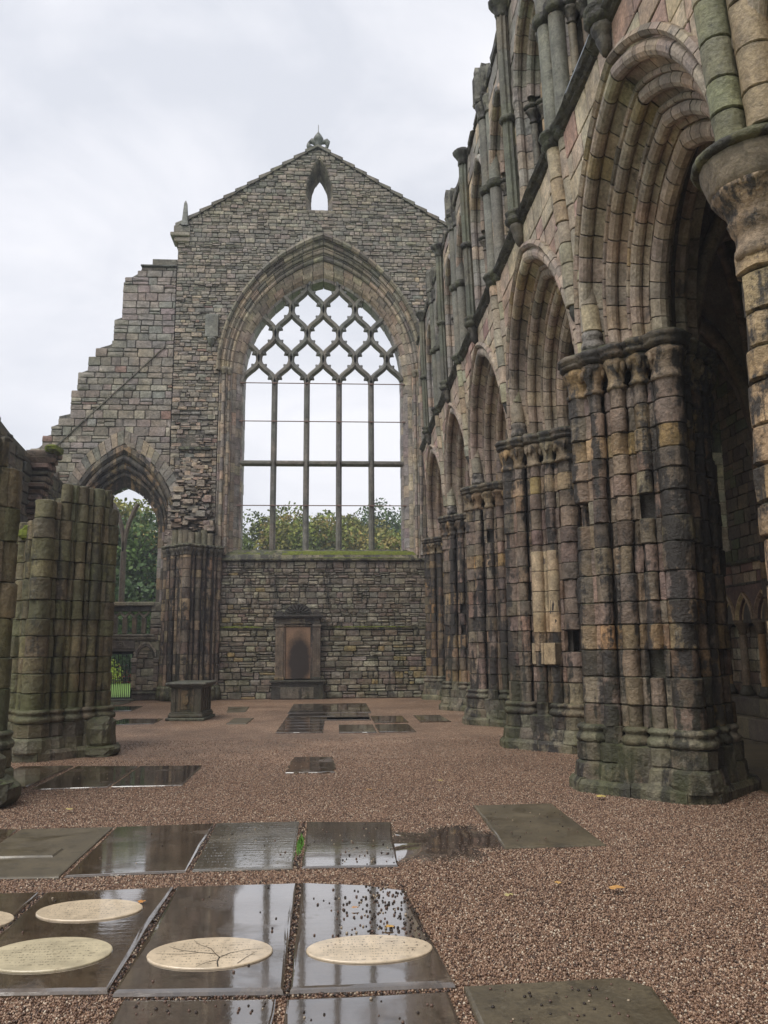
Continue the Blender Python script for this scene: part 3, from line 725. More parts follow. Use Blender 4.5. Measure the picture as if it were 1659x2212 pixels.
    while z<12.75:
        z1=min(z+U(.55,1.1),12.8); n=16; mb=MB(); v=[]
        for zz in (z+.004,z1-.004):
            for i in range(n):
                r=.105*(1 if i%2 else .80); v.append(Q(.0+r*math.cos(2*PI*i/n),r*math.sin(2*PI*i/n),zz))
        mb.add(v,[(i,(i+1)%n,n+(i+1)%n,n+i) for i in range(n)]+[tuple(range(n,2*n))],pick([gcol,(.13,.13,.11)],.1)); obj('fluted_shaft_stone',mb,M['shaft'],T); z=z1
    obj('shaft_ring',lathe(Q,0,0,[(.10,10.68),(.14,10.70),(.16,10.75),(.14,10.80),(.10,10.82)],(.08,.08,.06),14,.006),M['string'],T)
    obj('shaft_capital',lathe(Q,0,0,[(.10,12.74),(.12,12.78),(.12,12.86),(.17,12.95),(.22,13.02),(.23,13.07),(.18,13.11)],(.10,.10,.085),14,.012),M['dark'],T)
    # ragged wall head
    u=y0
    while u<y1-.05:
        w=min(U(.35,.8),y1-u); h=U(.10,.30)
        obj('wall_head_stone',block(AP,u+.01,u+w-.01,ztf+.005,ztf+h,.03+U(-.02,.05),.9,pick([(.12,.12,.10),(.15,.145,.12)]),.03,.02),M['dark'],T); u+=w
    return T
for k in range(6): bay(k)
# vault shafts on each pier
def vault_shaft(k):
    random.seed(200+k)
    T=thing('vault_shaft',['pair of round wall shafts at the top right corner, one greenish, one buff','wall shaft cluster above the nearest full pier, one shaft broken off short','wall shaft cluster above the second pier, smooth grey-green upper shafts','wall shaft cluster above the third pier','wall shaft cluster above the farthest pier'][k],'shaft',(3.2,PY[k],5.7),'wall shafts rising above the piers')
    y=PY[k]; BUFF=[(.34,.30,.25),(.37,.31,.25),(.31,.27,.23),(.29,.28,.22),(.26,.24,.20),(.38,.31,.23)]
    if k==0: BUFF=[(.33,.27,.19),(.30,.25,.18),(.27,.25,.16)]
    lo=[(3.325,0,.125,6.35 if k in(1,2,3) else 5.9),(3.42,-.25,.125,5.88)]
    if k==0: lo=[(3.20,-.10,.135,5.73),(3.36,-.34,.14,5.73)]
    if k!=0: lo.append((3.42,.235,.115,5.9))
    sd=[]
    for x,dy,r,zb in lo:
        z=zb
        while z<8.72:
            h=U(.26,.42); z1=z+h if z+h<8.6 else 8.75
            sd.append((1,drum(LP,x,y+dy,z,z1,r*U(.97,1.03),pick(BUFF if not(k==0 and dy>-.2) else [(.23,.23,.165),(.27,.255,.19),(.21,.215,.15)]),14,.005,chip=.10*(R()<.3)))); z=z1
    emit('shaft_drum',sd,M['mould'],T)
    if k>0:
        obj('shaft_base',lathe(LP,3.42,y-.235,[(.17,5.62),(.16,5.70),(.13,5.78),(.145,5.81),(.14,5.85),(.12,5.885)],(.17,.155,.14),14,.006),M['pier'],T)
        obj('broken_end',lathe(LP,3.335,y,[(.03,6.12),(.07,6.18),(.10,6.27),(.112,6.35)],(.06,.06,.05),10,.02),M['dark'],T,label='dark jagged broken end of the shaft')
    # ring at string level
    for i,(x,dy,r,zb) in enumerate(lo):
        j=.002*i
        obj('shaft_ring',lathe(LP,x,y+dy,[(r,8.70+j),(r+.02,8.74+j),(r+.06,8.78+j),(r+.03,8.82+j),(r+.08,8.87+j),(r+.10,8.91+j),(r+.07,8.96+j),(r,9.0+j)],(.075,.078,.05),16,.008),M['string'],T)
        zt=12.3
        for z0,z1 in ((9.0,10.66),(10.84,zt)):
            obj('upper_shaft',drum(LP,x,y+dy,z0,z1,r*.96,pick([(.16,.165,.145),(.17,.17,.16),(.15,.15,.138)],.06),16,.002,bev=.01),M['shaft'],T)
        obj('shaft_ring',lathe(LP,x,y+dy,[(r-.01,10.66+j),(r+.03,10.69+j),(r+.06,10.73+j),(r+.04,10.77+j),(r+.06,10.81+j),(r-.01,10.85+j)],(.085,.085,.06),16,.006),M['string'],T)
        obj('capital',lathe(LP,x,y+dy,[(r,zt),(r+.03,zt+.03),(r+.0,zt+.07),(r+.02,zt+.2),(r+.06,zt+.33),(r+.05,zt+.36)],(.14,.135,.11),14,.01),M['dark'],T)
    # springer block with mouldings on top
    sb=MB(); v=[]; n=20
    for z,g in ((12.66,1.),(12.72,1.08),(12.78,1.),(13.3,1.02),(13.42,.9)):
        for i in range(n):
            a=2*PI*i/n; r=(.30 if i%2 else .235)*g+U(-.012,.012); v.append(LP(3.42+r*math.cos(a),y+r*1.15*math.sin(a),z+U(-.03,.03)*(z>13.35)))
    sb.add(v,[(q*n+i,q*n+(i+1)%n,(q+1)*n+(i+1)%n,(q+1)*n+i) for q in range(4) for i in range(n)]+[tuple(range(4*n,5*n)),tuple(reversed(range(n)))],(.145,.14,.115),False)
    obj('springer_block',sb,M['dark'],T,label='ragged carved springer block on top of the shafts')
for k in range(5): vault_shaft(k)

# ================================================================ south aisle
def aisle():
    random.seed(300)
    XA=8.2
    T=thing('aisle_wall','dark outer wall of the right aisle with a row of pointed blind arches on shafts','wall',(XA,14,0))
    P=lambda u,v,w:(XA-w,u,v)
    CHK=[(.46,.39,.29),(.20,.12,.105),(.25,.155,.13),(.40,.33,.24),(.18,.15,.12)]
    wins=[]
    for yb in (3.7,8.1,12.6,16.75,21.5,26):
        wins.append(arch_poly(yb,6.0,.35,.6,3.75,8))
    reg=[rect(-3.5,29.6,2.2,8.9)]+wins
    obj('wall_core',core(P,reg,2.2,8.9,-1.1,-.05,(.10,.09,.075),.25,0),M['core'],T)
    # arcade niches
    ar=[]; yb=1.06; cs=[]
    y=-3.3
    while y<29: cs.append(y); y+=.74
    reg2=[rect(-3.5,29.6,.62,2.205)]+[arch_poly(c,2.26,.26,.0001+.5,.7,6) if False else arch_poly(c,1.9,.25,.0+.3,.75,6) for c in []]
    obj('wall_core',core(P,[rect(-3.5,29.6,0,2.2)],0,2.2,-1.1,-.30,(.10,.09,.075),.4,0),M['core'],T)
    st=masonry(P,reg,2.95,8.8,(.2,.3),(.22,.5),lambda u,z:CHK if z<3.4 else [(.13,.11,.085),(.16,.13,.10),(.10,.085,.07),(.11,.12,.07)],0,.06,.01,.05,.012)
    st=[(a*(3 if (14<np.mean([v[1] for v in b.v])<24) else 1),b) for a,b in st]
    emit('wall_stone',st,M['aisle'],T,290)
    st=masonry(P,[rect(8,29.6,.75,2.15)],.75,2.15,(.22,.3),(.25,.4),[(.48,.44,.34),(.28,.24,.19),(.40,.35,.28),(.20,.15,.12)],-.28,.05,.01,0,.012)
    emit('niche_stone',st,M['aisle'],T,200,'niche_stone_remainder')
    # band with spandrels: plate with arched holes
    vis=[c for c in cs if 8<c<27]
    hol=[arch_poly(c,2.25,.26,.45,2.0,8) for c in cs]
    regb=[rect(-3.5,29.6,2.2,2.95)]+[[(a,max(b,2.201)) for a,b in h] for h in hol]
    obj('arcade_band',core(P,regb,2.2,2.95,-.30,.0,(.15,.10,.085),.06,0),M['aisle'],T)
    for c in vis:
        for pr in ([(-.05,.0),(-.05,-.05),(-.01,-.06),(.02,0),(.03,.06)],[(.02,.05)]+roll(.07,.08,.04,180,430,4)+[(.1,.3)]):
            for side in (-1,1):
                obj('arch_moulding',voussoir(P,pr,c,2.25,.30,.50,1.3,0.,1.,side,pick([(.38,.30,.19),(.30,.22,.16)]),4),M['aisle'],T)
        u=c+.37
        Q=lambda x,y,z,u=u:P(u+y,z,-.10-x)
        obj('blind_arcade_shaft',drum(Q,0,0,.95,1.98,.075,pick([(.36,.24,.12),(.26,.20,.15),(.32,.22,.12)]),12,.002),M['aisle'],T)
        obj('shaft_capital',lathe(Q,0,0,[(.075,1.98),(.09,2.0),(.08,2.03),(.12,2.14),(.14,2.17),(.16,2.20),(.15,2.25),(.11,2.26)],(.15,.11,.07),12,.004),M['aisle'],T)
        obj('shaft_base',lathe(Q,0,0,[(.15,.76),(.14,.84),(.11,.88),(.10,.94),(.075,.96)],(.10,.09,.07),12,.004),M['aisle'],T)
    frame_box(mb:=MB(),P,-3.5,29.6,2.95,3.0,-.1,.02,(.1,.085,.07),.01)
    # string above the chequer
    frame_box(mb,P,-3.5,29.6,3.38,3.46,-.1,.09,(.10,.095,.07),.025); obj('string_course',mb,M['string'],T)
    # bench
    for i in range(20):
        a=8+i*1.05; frame_box(mb:=MB(),P,a+.005,a+1.045,0,.40,-.2,.42,pick([(.15,.13,.10),(.12,.105,.085)]),.02); obj('bench_stone',mb,M['aisle'],T)
        frame_box(mb:=MB(),P,a+.005,a+1.045,.40,.75,-.3,.18,pick([(.15,.13,.10),(.12,.105,.085)]),.02); obj('bench_stone',mb,M['aisle'],T)
    # window splays (lit jambs)
    for yb in (12.6,16.75,21.5):
        for side in (-1,1):
            for i in range(8):
                obj('window_jamb_stone',jamb(P,[(.0,-.005),(.0,.55),(-.0,1.12)],yb,.34,3.75+i*.28,4.03+i*.28,side,pick([(.36,.33,.27),(.3,.27,.22)])),M['pale'],T)
    # vault responds on the wall
    for k in range(1,6):
        for dy in (-.16,0,.16):
            col=MB(); z=.75
            while z<5.3:
                h=U(.3,.42); z1=min(z+h,5.35); obj('respond_drum',drum(ID,XA-.02-(.1 if dy==0 else 0),PY[k]+dy,z,z1,.10,pick(PIERD+[(.2,.15,.11)]),10,.004),M['aisle'],T); z=z1
            obj('respond_capital',lathe(ID,XA-.02-(.1 if dy==0 else 0),PY[k]+dy,[(.10,5.35),(.12,5.37),(.11,5.42),(.16,5.55),(.20,5.6),(.20,5.66),(.15,5.68)],(.15,.12,.09),12,.006),M['aisle'],T)
    # end walls; the near one is added unseen to keep the aisle dark
    for yy,n in ((29.6,'far'),(-3.6,'near')):
        T3=thing('aisle_end_wall','dark rubble wall closing the %s end of the right aisle'%n,'wall',(6.5,yy,0))
        Pe=(lambda u,v,w:(u,yy-w,v)) if yy>0 else (lambda u,v,w:(u,yy+w,v))
        obj('wall_core',core(Pe,[rect(4.7,9.2,0,12.9)],0,12.9,-.6,0,(.12,.1,.085),1,0),M['core'],T3)
        if yy>0:
            emit('wall_stone',masonry(Pe,[rect(4.2,9.1,0,8.6)],0,8.6,(.2,.32),(.25,.5),PIERD,.05,.08,.01),M['aisle'],T3,280)
    # vault
    V=thing('aisle_vault','dark ribbed stone vault over the right aisle','vault',(6.4,14,5.6))
    x0,x1=4.75,8.2; ys=[-3.6,1.45]+PY+[29.6]
    mb=MB(); nx=14
    def hp(t,rise): # pointed profile t in 0..1
        t=abs(t-.5)*2; return rise*(1-t**2.1)**.62 if t<1 else 0
    for a,b in zip(ys,ys[1:]):
        ny=14; v=[]
        for j in range(ny+1):
            for i in range(nx+1):
                tx,ty=i/nx,j/ny
                h=max(hp(tx,2.75) if True else 0,hp(ty,3.1)); v.append((x0+(x1-x0)*tx,a+(b-a)*ty,5.66+h+.05))
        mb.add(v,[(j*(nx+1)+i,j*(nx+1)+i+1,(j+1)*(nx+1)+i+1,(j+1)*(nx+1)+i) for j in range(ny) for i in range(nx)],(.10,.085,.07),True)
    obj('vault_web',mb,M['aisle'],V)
    def rib(pts,r,col):
        m=MB(); v=[]; n=6
        for i,p in enumerate(pts):
            p=Vector(p); d=(Vector(pts[min(i+1,len(pts)-1)])-Vector(pts[max(i-1,0)])).normalized()
            s=Vector((0,0,1)).cross(d); s=s.normalized() if s.length>.01 else Vector((1,0,0)); n2=d.cross(s)
            for q in range(n): a=2*PI*q/n; v.append(tuple(p+s*r*math.cos(a)+n2*r*1.3*math.sin(a)))
        m.add(v,[(i*n+q,i*n+(q+1)%n,(i+1)*n+(q+1)%n,(i+1)*n+q) for i in range(len(pts)-1) for q in range(n)],col,True); return m
    for a,b in zip(ys[1:],ys[2:]):
        N=16
        obj('transverse_rib',rib([(x0+(x1-x0)*i/N,a,5.6+hp(i/N,2.7)) for i in range(N+1)],.12,(.16,.12,.09)),M['aisle'],V)
        for s in (0,1):
            obj('diagonal_rib',rib([(x0+(x1-x0)*i/N,(a+(b-a)*(i/N if s else 1-i/N)),5.6+max(hp(i/N,2.72),hp(i/N,3.05))) for i in range(N+1)],.09,(.17,.13,.10)),M['aisle'],V)
    # solid roof over the vault, added out of view to darken the aisle
    R_=thing('aisle_roof','flat stone roof hidden above the aisle vault','roof',(6.6,13,9))
    mb=MB(); box(mb,4.6,9.4,-4,30,8.95,9.3,(.1,.1,.1)); obj('roof_slab',mb,M['core'],R_)
    mb=MB(); box(mb,8.2,9.3,-4,30,8.75,8.96,(.1,.1,.1)); obj('roof_edge',mb,M['core'],R_)
aisle()

# ================================================================ gable wall
WC=-.56; WS=12.1
def gable():
    random.seed(400)
    T=thing('gable_wall','tall east gable wall with the great traceried window open to the sky','wall',(WC,YW,0))
    A0,H0,hr=3.86,5.42,1.78
    outline=[(-6.15,5.6),(-6.15,17.9),(-.8,21.42),(4.9,17.75),(4.9,4.9),(3.35,4.9),(3.35,4.92),(-4.3,4.92),(-4.3,5.6)]
    winr=arch_poly(WC,WS,A0+.02,H0,4.9,22)
    def outer_win(z): pass
    slit=arch_poly(-.73,19.35,.50,1.6,18.78,8)
    polys=[outline,winr,slit]
    obj('wall_core',core(GP,polys,4.92,21.35,-1.25,-.04,(.13,.12,.10),.1,.01),M['core'],T)
    def pal(u,z):
        if u<-4.5 and z<15: return CREAM+GREY if R()<.5 else GREYR
        if z>16: return GREY
        if u>3: return CREAM+GREY
        return GREYR
    def dj(u,z):
        if -6.0<u<-4.6 and z<15.5: return .06 if z<10.5 else .035
        if u>3.2 and z<16: return .06
        return .022
    def wr(u,z): return (.14,.42)
    st=masonry(GP,polys,4.93,21.3,(.10,.20),wr,pal,0,.14,dj,.22,.016,.010,.009)
    emit('rubble_stone',st,M['gable'],T,290,'rubble_stones')
    # lower wall
    reg=[rect(-4.35,3.3,0,4.9)]
    L=thing('window_wall','low rubble wall under the great window, with a mossy ledge across it','wall',(WC,YW,0))
    obj('wall_core',core(GP,reg,0,4.9,-1.2,-.05,(.12,.11,.085),.7,0),M['core'],L)
    def pl(u,z):
        if z<2.4: return LOWERL
        if u<-2.4: return LOWERL
        return LOWER
    st=masonry(GP,[rect(-4.33,3.25,0,2.42)],0,2.42,(.13,.34),(.16,.60),pl,.05,.14,.02,.25,.022,.014,.012)
    st+=masonry(GP,[rect(-4.33,3.25,2.52,4.88)],2.52,4.88,(.10,.24),(.14,.46),pl,0,.14,.022,.25,.018,.013,.011)
    emit('rubble_stone',st,M['lower'],L,290,'rubble_stones')
    u=-4.3
    while u<3.2:
        w=U(.25,.5); frame_box(mb:=MB(),GP,u,min(u+w,3.24),2.43,2.51,-.05,.085+U(-.015,.015),pick([(.13,.12,.08)]),.012); obj('ledge_stone',mb,M['string'],L); u+=w+.008
    # moss pads on the ledge
    def mosspad(u0,u1,v,w0,w1,h,parent,slope=0.,n=40,seed=1):
        rg=np.random.default_rng(seed); m=5; vs=[]; fs=[]
        for i in range(n+1):
            for j in range(m+1):
                ee=min(1,4*min(i/n,1-i/n)+.1)*min(1,3*min(j/m,1-j/m)+.05); a=w0+(w1-w0)*j/m
                vs.append(GP(u0+(u1-u0)*i/n,v+slope*(j/m)+h*ee*rg.uniform(.1,1.),a+rg.uniform(-.02,.02)))
        for i in range(n):
            for j in range(m): k=i*(m+1)+j; fs.append((k,k+1,k+m+2,k+m+1))
        obj('moss',MB().add(vs,fs,(.1,.12,.02),True),M['mossmat'],parent,kind='stuff')
    mosspad(-4.25,-2.6,2.50,.0,.11,.07,L,seed=2); mosspad(-.3,2.9,2.50,.0,.10,.045,L,seed=3)
    # window sill shelf: two steps
    for u0,u1,v0,v1,w0,w1 in ((-4.42,3.42,4.9,4.985,-.3,.10),):
        n=8
        for i in range(n):
            a=u0+(u1-u0)*i/n; frame_box(mb:=MB(),GP,a+.004,a+(u1-u0)/n-.004,v0,v1,w0,w1,pick([(.12,.115,.085),(.14,.135,.10)]),.02); obj('sill_stone',mb,M['string'],T)
    for i in range(8):
        a=-4.05+i*.875; mb=MB()
        v=[GP(a+.004,4.985,.04),GP(a+.871,4.985,.04),GP(a+.871,5.12,-.04),GP(a+.004,5.12,-.04),GP(a+.004,5.36,-.42),GP(a+.871,5.36,-.42),GP(a+.004,5.36,-.75),GP(a+.871,5.36,-.75),GP(a+.004,4.9,-.75),GP(a+.871,4.9,-.75)]
        mb.add(v,[(0,1,2,3),(3,2,5,4),(4,5,7,6),(6,7,9,8),(0,3,4,6,8),(1,2,5,7,9)],pick([(.15,.145,.10),(.13,.125,.09)])); obj('sill_stone',mb,M['dark'],T)
    mosspad(-2.0,3.0,5.13,-.05,-.32,.035,T,slope=.17,seed=5,n=60); mosspad(-1.4,2.9,4.99,.0,.09,.04,T,seed=6,n=60); mosspad(-3.9,-2.2,5.15,-.1,-.3,.02,T,slope=.12,seed=7,n=30)
    # mouldings of the great window
    orders=[[(-.14,.02),(-.13,-.09),(-.06,-.14),(.0,-.10),(.02,.02)],
            [(.0,.0),(.04,-.02)]+roll(.10,.03,.05,200,420,4)+[(.17,.08)],
            [(.165,.075),(.20,.06)]+roll(.25,.12,.05,200,430,4)+[(.33,.16)],
            [(.325,.155)]+roll(.39,.19,.06,190,430,5)+[(.45,.26)],
            [(.445,.255),(.52,.27),(.60,.33)],
            [(.598,.328),(.70,.40),(.78,.52)],
            [(.775,.515),(.84,.55),(.84,.70),(.84,1.26)]]
    vs=[]
    for o,pr in enumerate(orders):
        n=[18,16,15,15,14,13,12][o]
        for side in (-1,1):
            for i in range(n):
                p=CREAM if o in(1,3,4,5) else GREY+CREAM
                if o in(0,) or (o in (1,2,3) and i>n*.62): p=[(.13,.125,.10),(.17,.16,.13),(.10,.09,.08),(.22,.2,.16)]
                if o==6: p=ASHG
                vs.append((1,voussoir(GP,pr,WC,WS,A0,H0,hr,i/n,(i+1)/n,side,pick(p,.12),1,.008)))
    emit('voussoir',vs,M['gable'],T,290)
    sol=MB()
    pr=[(-.1,.05),(.05,.06),(.17,.13),(.33,.24),(.45,.32),(.60,.42),(.78,.62),(.82,.75),(.82,1.22),(-.1,1.22)]
    for side in (-1,1):
        for i in range(20): sol.merge(voussoir(GP,pr,WC,WS,A0,H0,hr,i/20-.003,(i+1)/20+.003,side,(.10,.09,.075),1,0))
        sol.merge(jamb(GP,pr,WC,A0,5.0,WS+.01,side,(.10,.09,.075),0))
    for side in (-1,1):
        for i in range(6): sol.merge(voussoir(GP,[(-.06,.05),(.03,.08),(.13,.36),(.17,.55),(.17,.62),(-.06,.62)],-.73,19.35,.52,1.62,3.6,i/6-.004,(i+1)/6+.004,side,(.10,.09,.075),1,0))
    obj('arch_core',sol,M['core'],T)
    js=[]
    for o,pr in enumerate(orders[1:]):
        for side in (-1,1):
            z=5.0 if o<5 else 5.0
            while z<WS-.05:
                h=U(.28,.5); 
                if z+h>WS-.2: h=WS-z
                p=CREAM+GREY if o<4 else ASHG+[(.30,.27,.22)]
                js.append((h,jamb(GP,pr,WC,A0,z,z+h,side,pick(p,.12),.008))); z+=h
    emit('jamb_stone',js,M['mould'],T,290)
    # attached shafts in the jambs with little capitals
    for side in (-1,1):
        for dr,w,r in ((.16,-.02,.07),(.34,-.12,.065)):
            u=WC+side*(A0-dr); Q=lambda x,y,z,u=u,w=w:GP(u+x,z,w-y)
            z=5.1
            while z<11.9:
                z1=min(z+U(.3,.5),11.95); obj('jamb_shaft_drum',drum(Q,0,0,z,z1,r,pick(CREAM+GREY),8,.006),M['mould'],T); z=z1
            obj('jamb_capital',lathe(Q,0,0,[(r,11.95),(r+.02,12.0),(r+.05,12.12),(r+.07,12.2),(r+.03,12.25)],(.20,.18,.14),10,.01),M['gable'],T)
    for u,z in ((-4.75,13.3),(3.55,13.5)):
        Q=lambda x,y,z_:GP(u+x,z_,-y+.02)
        obj('corbel',lathe(Q,0,0,[(.05,z-.25),(.13,z-.12),(.15,z-.05),(.19,z),(.2,z+.06)],(.16,.16,.14),10,.015),M['gable'],T)
        frame_box(mb:=MB(),GP,u-.24,u+.24,z+.06,z+1.0,0,.16,(.17,.17,.15),.04); obj('corbel_block',mb,M['gable'],T)
    # slit window splay
    for side in (-1,1):
        for i in range(7):
            obj('slit_voussoir',voussoir(GP,[(-.02,-.03),(.0,0),(.10,.3),(.185,.52),(.185,.62)],-.73,19.35,.52,1.62,3.6,i/7,(i+1)/7,side,pick([(.13,.125,.11),(.16,.15,.13)],.1),1,.01),M['gable'],T)
        for i in range(3):
            obj('slit_jamb_stone',jamb(GP,[(-.02,-.02),(.0,0),(.10,.3),(.185,.52),(.185,.62)],-.73,.52,18.78+i*.19,18.97+i*.19,side,pick(GREY),.01),M['gable'],T)
    # coping stones on the rakes, overlapping like steps
    for (xa,za),(xb,zb),sd in (((-6.22,17.92),(-.8,21.5),-1),((4.9,17.82),(-.8,21.5),1)):
        n=12
        for i in range(n):
            t0,t1=i/n,(i+1)/n
            x_0,z_0=xa+(xb-xa)*t0,za+(zb-za)*t0; x_1,z_1=xa+(xb-xa)*t1,za+(zb-za)*t1
            up_=.10; mb=MB(); v=[]
            for w in (.06,-1.3):
                v+=[GP(x_0+sd*.05,z_0-.06,w),GP(x_1,z_1-.06,w),GP(x_1,z_1+.03,w),GP(x_0+sd*.05,z_0+up_,w)]
            mb.add(v,[(0,1,2,3),(7,6,5,4),(3,2,6,7),(0,3,7,4),(1,0,4,5),(2,1,5,6)],pick([(.17,.165,.145),(.14,.135,.12)])); obj('coping_stone',mb,M['gable'],T)
    # finial: fleur-de-lis like bulb and two curls on a collar
    F=MB(); c=(.17,.18,.17); Q=lambda x,y,z:(-.79+x,YW+.3+y,z)
    F.merge(lathe(Q,0,0,[(.14,21.42),(.15,21.52),(.10,21.58),(.10,21.66),(.14,21.72),(.11,21.78),(.18,21.90),(.21,22.0),(.14,22.13),(.05,22.26),(.012,22.34),(.012,22.62)],c,12,.004))
    for s in (-1,1):
        pts=[(.05*s,21.70),(.18*s,21.86),(.31*s,21.90),(.41*s,21.78),(.37*s,21.62),(.27*s,21.62)]; rr=[.08,.10,.115,.115,.10,.07]
        v=[]; n=8
        for (px,pz),r in zip(pts,rr):
            for q in range(n): a=2*PI*q/n; v.append(Q(px+r*math.cos(a)*.6,r*math.sin(a),pz+r*math.cos(a)))
        F.add(v,[(i*n+q,i*n+(q+1)%n,(i+1)*n+(q+1)%n,(i+1)*n+q) for i in range(5) for q in range(n)]+[tuple(range(5*n,6*n))],c,True)
    obj('finial',F,M['shaft'],T)
    mb=MB(); v=[]
    for z,r in ((17.9,.19),(18.12,.15),(18.85,.08),(19.0,.0)):
        for q in range(4): a=PI/4+PI/2*q; v.append((-5.90+r*math.cos(a),YW-.02+r*math.sin(a),z))
    mb.add(v,[(k*4+q,k*4+(q+1)%4,k*4+4+(q+1)%4,k*4+4+q) for k in range(3) for q in range(4)],(.19,.19,.175)); obj('obelisk_pinnacle',mb,M['gable'],T)
    for z,h,w in ((17.25,.2,.14),(17.45,.18,.28),(17.63,.3,.16)):
        frame_box(mb:=MB(),GP,-6.15-w,-5.7,z,z+h-.01,-.8,w*.5,pick(GREY),.03); obj('kneeler_stone',mb,M['gable'],T)
    # ---- mullions, transom, tracery
    kf=1.0176; s=1.212*kf; c0=(WC+.02)*kf; yt=.62; zk=lambda z:1.75+(z-1.75)*kf
    def bar(pts,hw,hd,col,w=-yt,cham=.55):
        mb=MB(); v=[]; sec=[(0,hd),(hw,hd*.45),(hw,-hd*.45),(0,-hd),(-hw,-hd*.45),(-hw,hd*.45)] if cham else []
        sec=[(-hw*.35,hd),(hw*.35,hd),(hw,hd*.2),(hw,-hd*.2),(hw*.35,-hd),(-hw*.35,-hd),(-hw,-hd*.2),(-hw,hd*.2)]
        n=8
        for i,(x,z) in enumerate(pts):
            a,b=pts[max(i-1,0)],pts[min(i+1,len(pts)-1)]; dx,dz=b[0]-a[0],b[1]-a[1]; l=math.hypot(dx,dz) or 1; nx_,nz_=-dz/l,dx/l
            for q,d in sec: v.append(GP(x+nx_*q,z+nz_*q,w+d))
        mb.add(v,[(i*n+q,i*n+(q+1)%n,(i+1)*n+(q+1)%n,(i+1)*n+q) for i in range(len(pts)-1) for q in range(n)]+[tuple(reversed(range(n))),tuple(range((len(pts)-1)*n,len(pts)*n))],col)
        return mb
    TR=[(.15,.15,.145),(.17,.165,.155),(.135,.14,.135)]
    for i in range(4):
        x=c0+(i-1.5)*s
        z=5.3; b=MB()
        while z<zk(11.64):
            z1=min(z+U(.9,1.4),zk(11.65)); b.merge(bar([(x,z+.003),(x,z1-.003)],.112,.17,pick(TR,.08))); z=z1
        obj('mullion',b,M['tracery'],T)
    for i in range(5):
        a=c0+(i-2.5)*s+(.10 if i else .0); b_=c0+(i-1.5)*s-(.10 if i<4 else 0)
        obj('transom',bar([(a,zk(8.55)),(b_,zk(8.55))],.11,.16,pick(TR,.05)),M['tracery'],T)
    for z in (zk(11.60),zk(10.12),zk(6.93)):
        obj('tie_bar',bar([(c0-2.5*s-.12,z),(c0+2.5*s+.12,z)],.018,.018,(.18,.12,.11),w=-yt+.2),M['rod'],T)
        for i in range(6):
            x=c0+(i-2.5)*s; frame_box(mb:=MB(),GP,x-.07,x+.07,z-.025,z+.025,-yt+.15,-yt+.23,(.2,.15,.13),.005); obj('tie_clamp',mb,M['rod'],T)
    lev=[zk(z) for z in (11.66,12.6,13.6,14.6,15.6)]
    Ai,Hi=A0-.84,H0-.84*hr
    def inside(x,z,m=.02):
        if z<=WS: return abs(x-WC)<Ai+m
        a=Ai+m; h=Hi+m*1.5; Rr=(a*a+h*h)/(2*a); cc=Rr-a
        return math.hypot(abs(x-WC)+cc,z-WS)<Rr
    for j in range(4):
        xs=[c0+(i-2.5+(.5 if j%2 else 0))*s for i in range(-1,7)]
        for x in xs:
            for sd in (-1,1):
                pts=[]; N=14
                for i in range(N+1):
                    t=i/N; q=t+ .13*math.sin(2*PI*t)*-1
                    q=(1-math.cos(PI*t))/2; q=q*.62+(q*q*(3-2*q))*.38
                    pts.append((x+sd*s/2*q,lev[j]+(lev[j+1]-lev[j])*t))
                seg=[p for p in pts if inside(*p,.06)]
                if len(seg)<3: continue
                b=bar(seg,.118,.16,pick(TR,.06)); 
                for t,side in ((.30,1),(.70,-1)):
                    i=int(t*N); 
                    if pts[i] not in seg or not inside(*pts[i],-.1): continue
                    (ax,az),(bx,bz)=pts[i-1],pts[i+1]; l=math.hypot(bx-ax,bz-az); nx_,nz_=(bz-az)/l*sd,-(bx-ax)/l*sd
                    nx_,nz_=nx_*side*sd*sd,nz_*side*sd*sd
                    px,pz=pts[i]; tx,tz=(bx-ax)/l,(bz-az)/l
                    if side>0: nx_,nz_=sd*abs(nx_),-abs(nz_)
                    else: nx_,nz_=-sd*abs(nx_),abs(nz_)
                    v=[]
                    for d,k in ((.03,.15),(.12,.10),(.165,.055),(.205,.03),(.215,.004)):
                        cxp,czp=px+nx_*d+tx*(.02 if d>.1 else 0),pz+nz_*d
                        for q in range(6): a=2*PI*q/6; v.append(GP(cxp+tx*k*math.cos(a),czp+tz*k*math.cos(a),-yt+k*1.2*math.sin(a)))
                    b.add(v,[(m_*6+q,m_*6+(q+1)%6,m_*6+6+(q+1)%6,m_*6+6+q) for m_ in range(4) for q in range(6)],TR[0])
                obj('tracery_bar',b,M['tracery'],T)
    for sd in (-1,1):
        pts=[(c0+sd*s/2*(1-.15*math.sin(PI*t)),zk(15.5)+.45*t) for t in (0,.5,1)]
        obj('tracery_bar',bar(pts,.09,.14,TR[0]),M['tracery'],T)
    return T,L
GT,LT=gable()

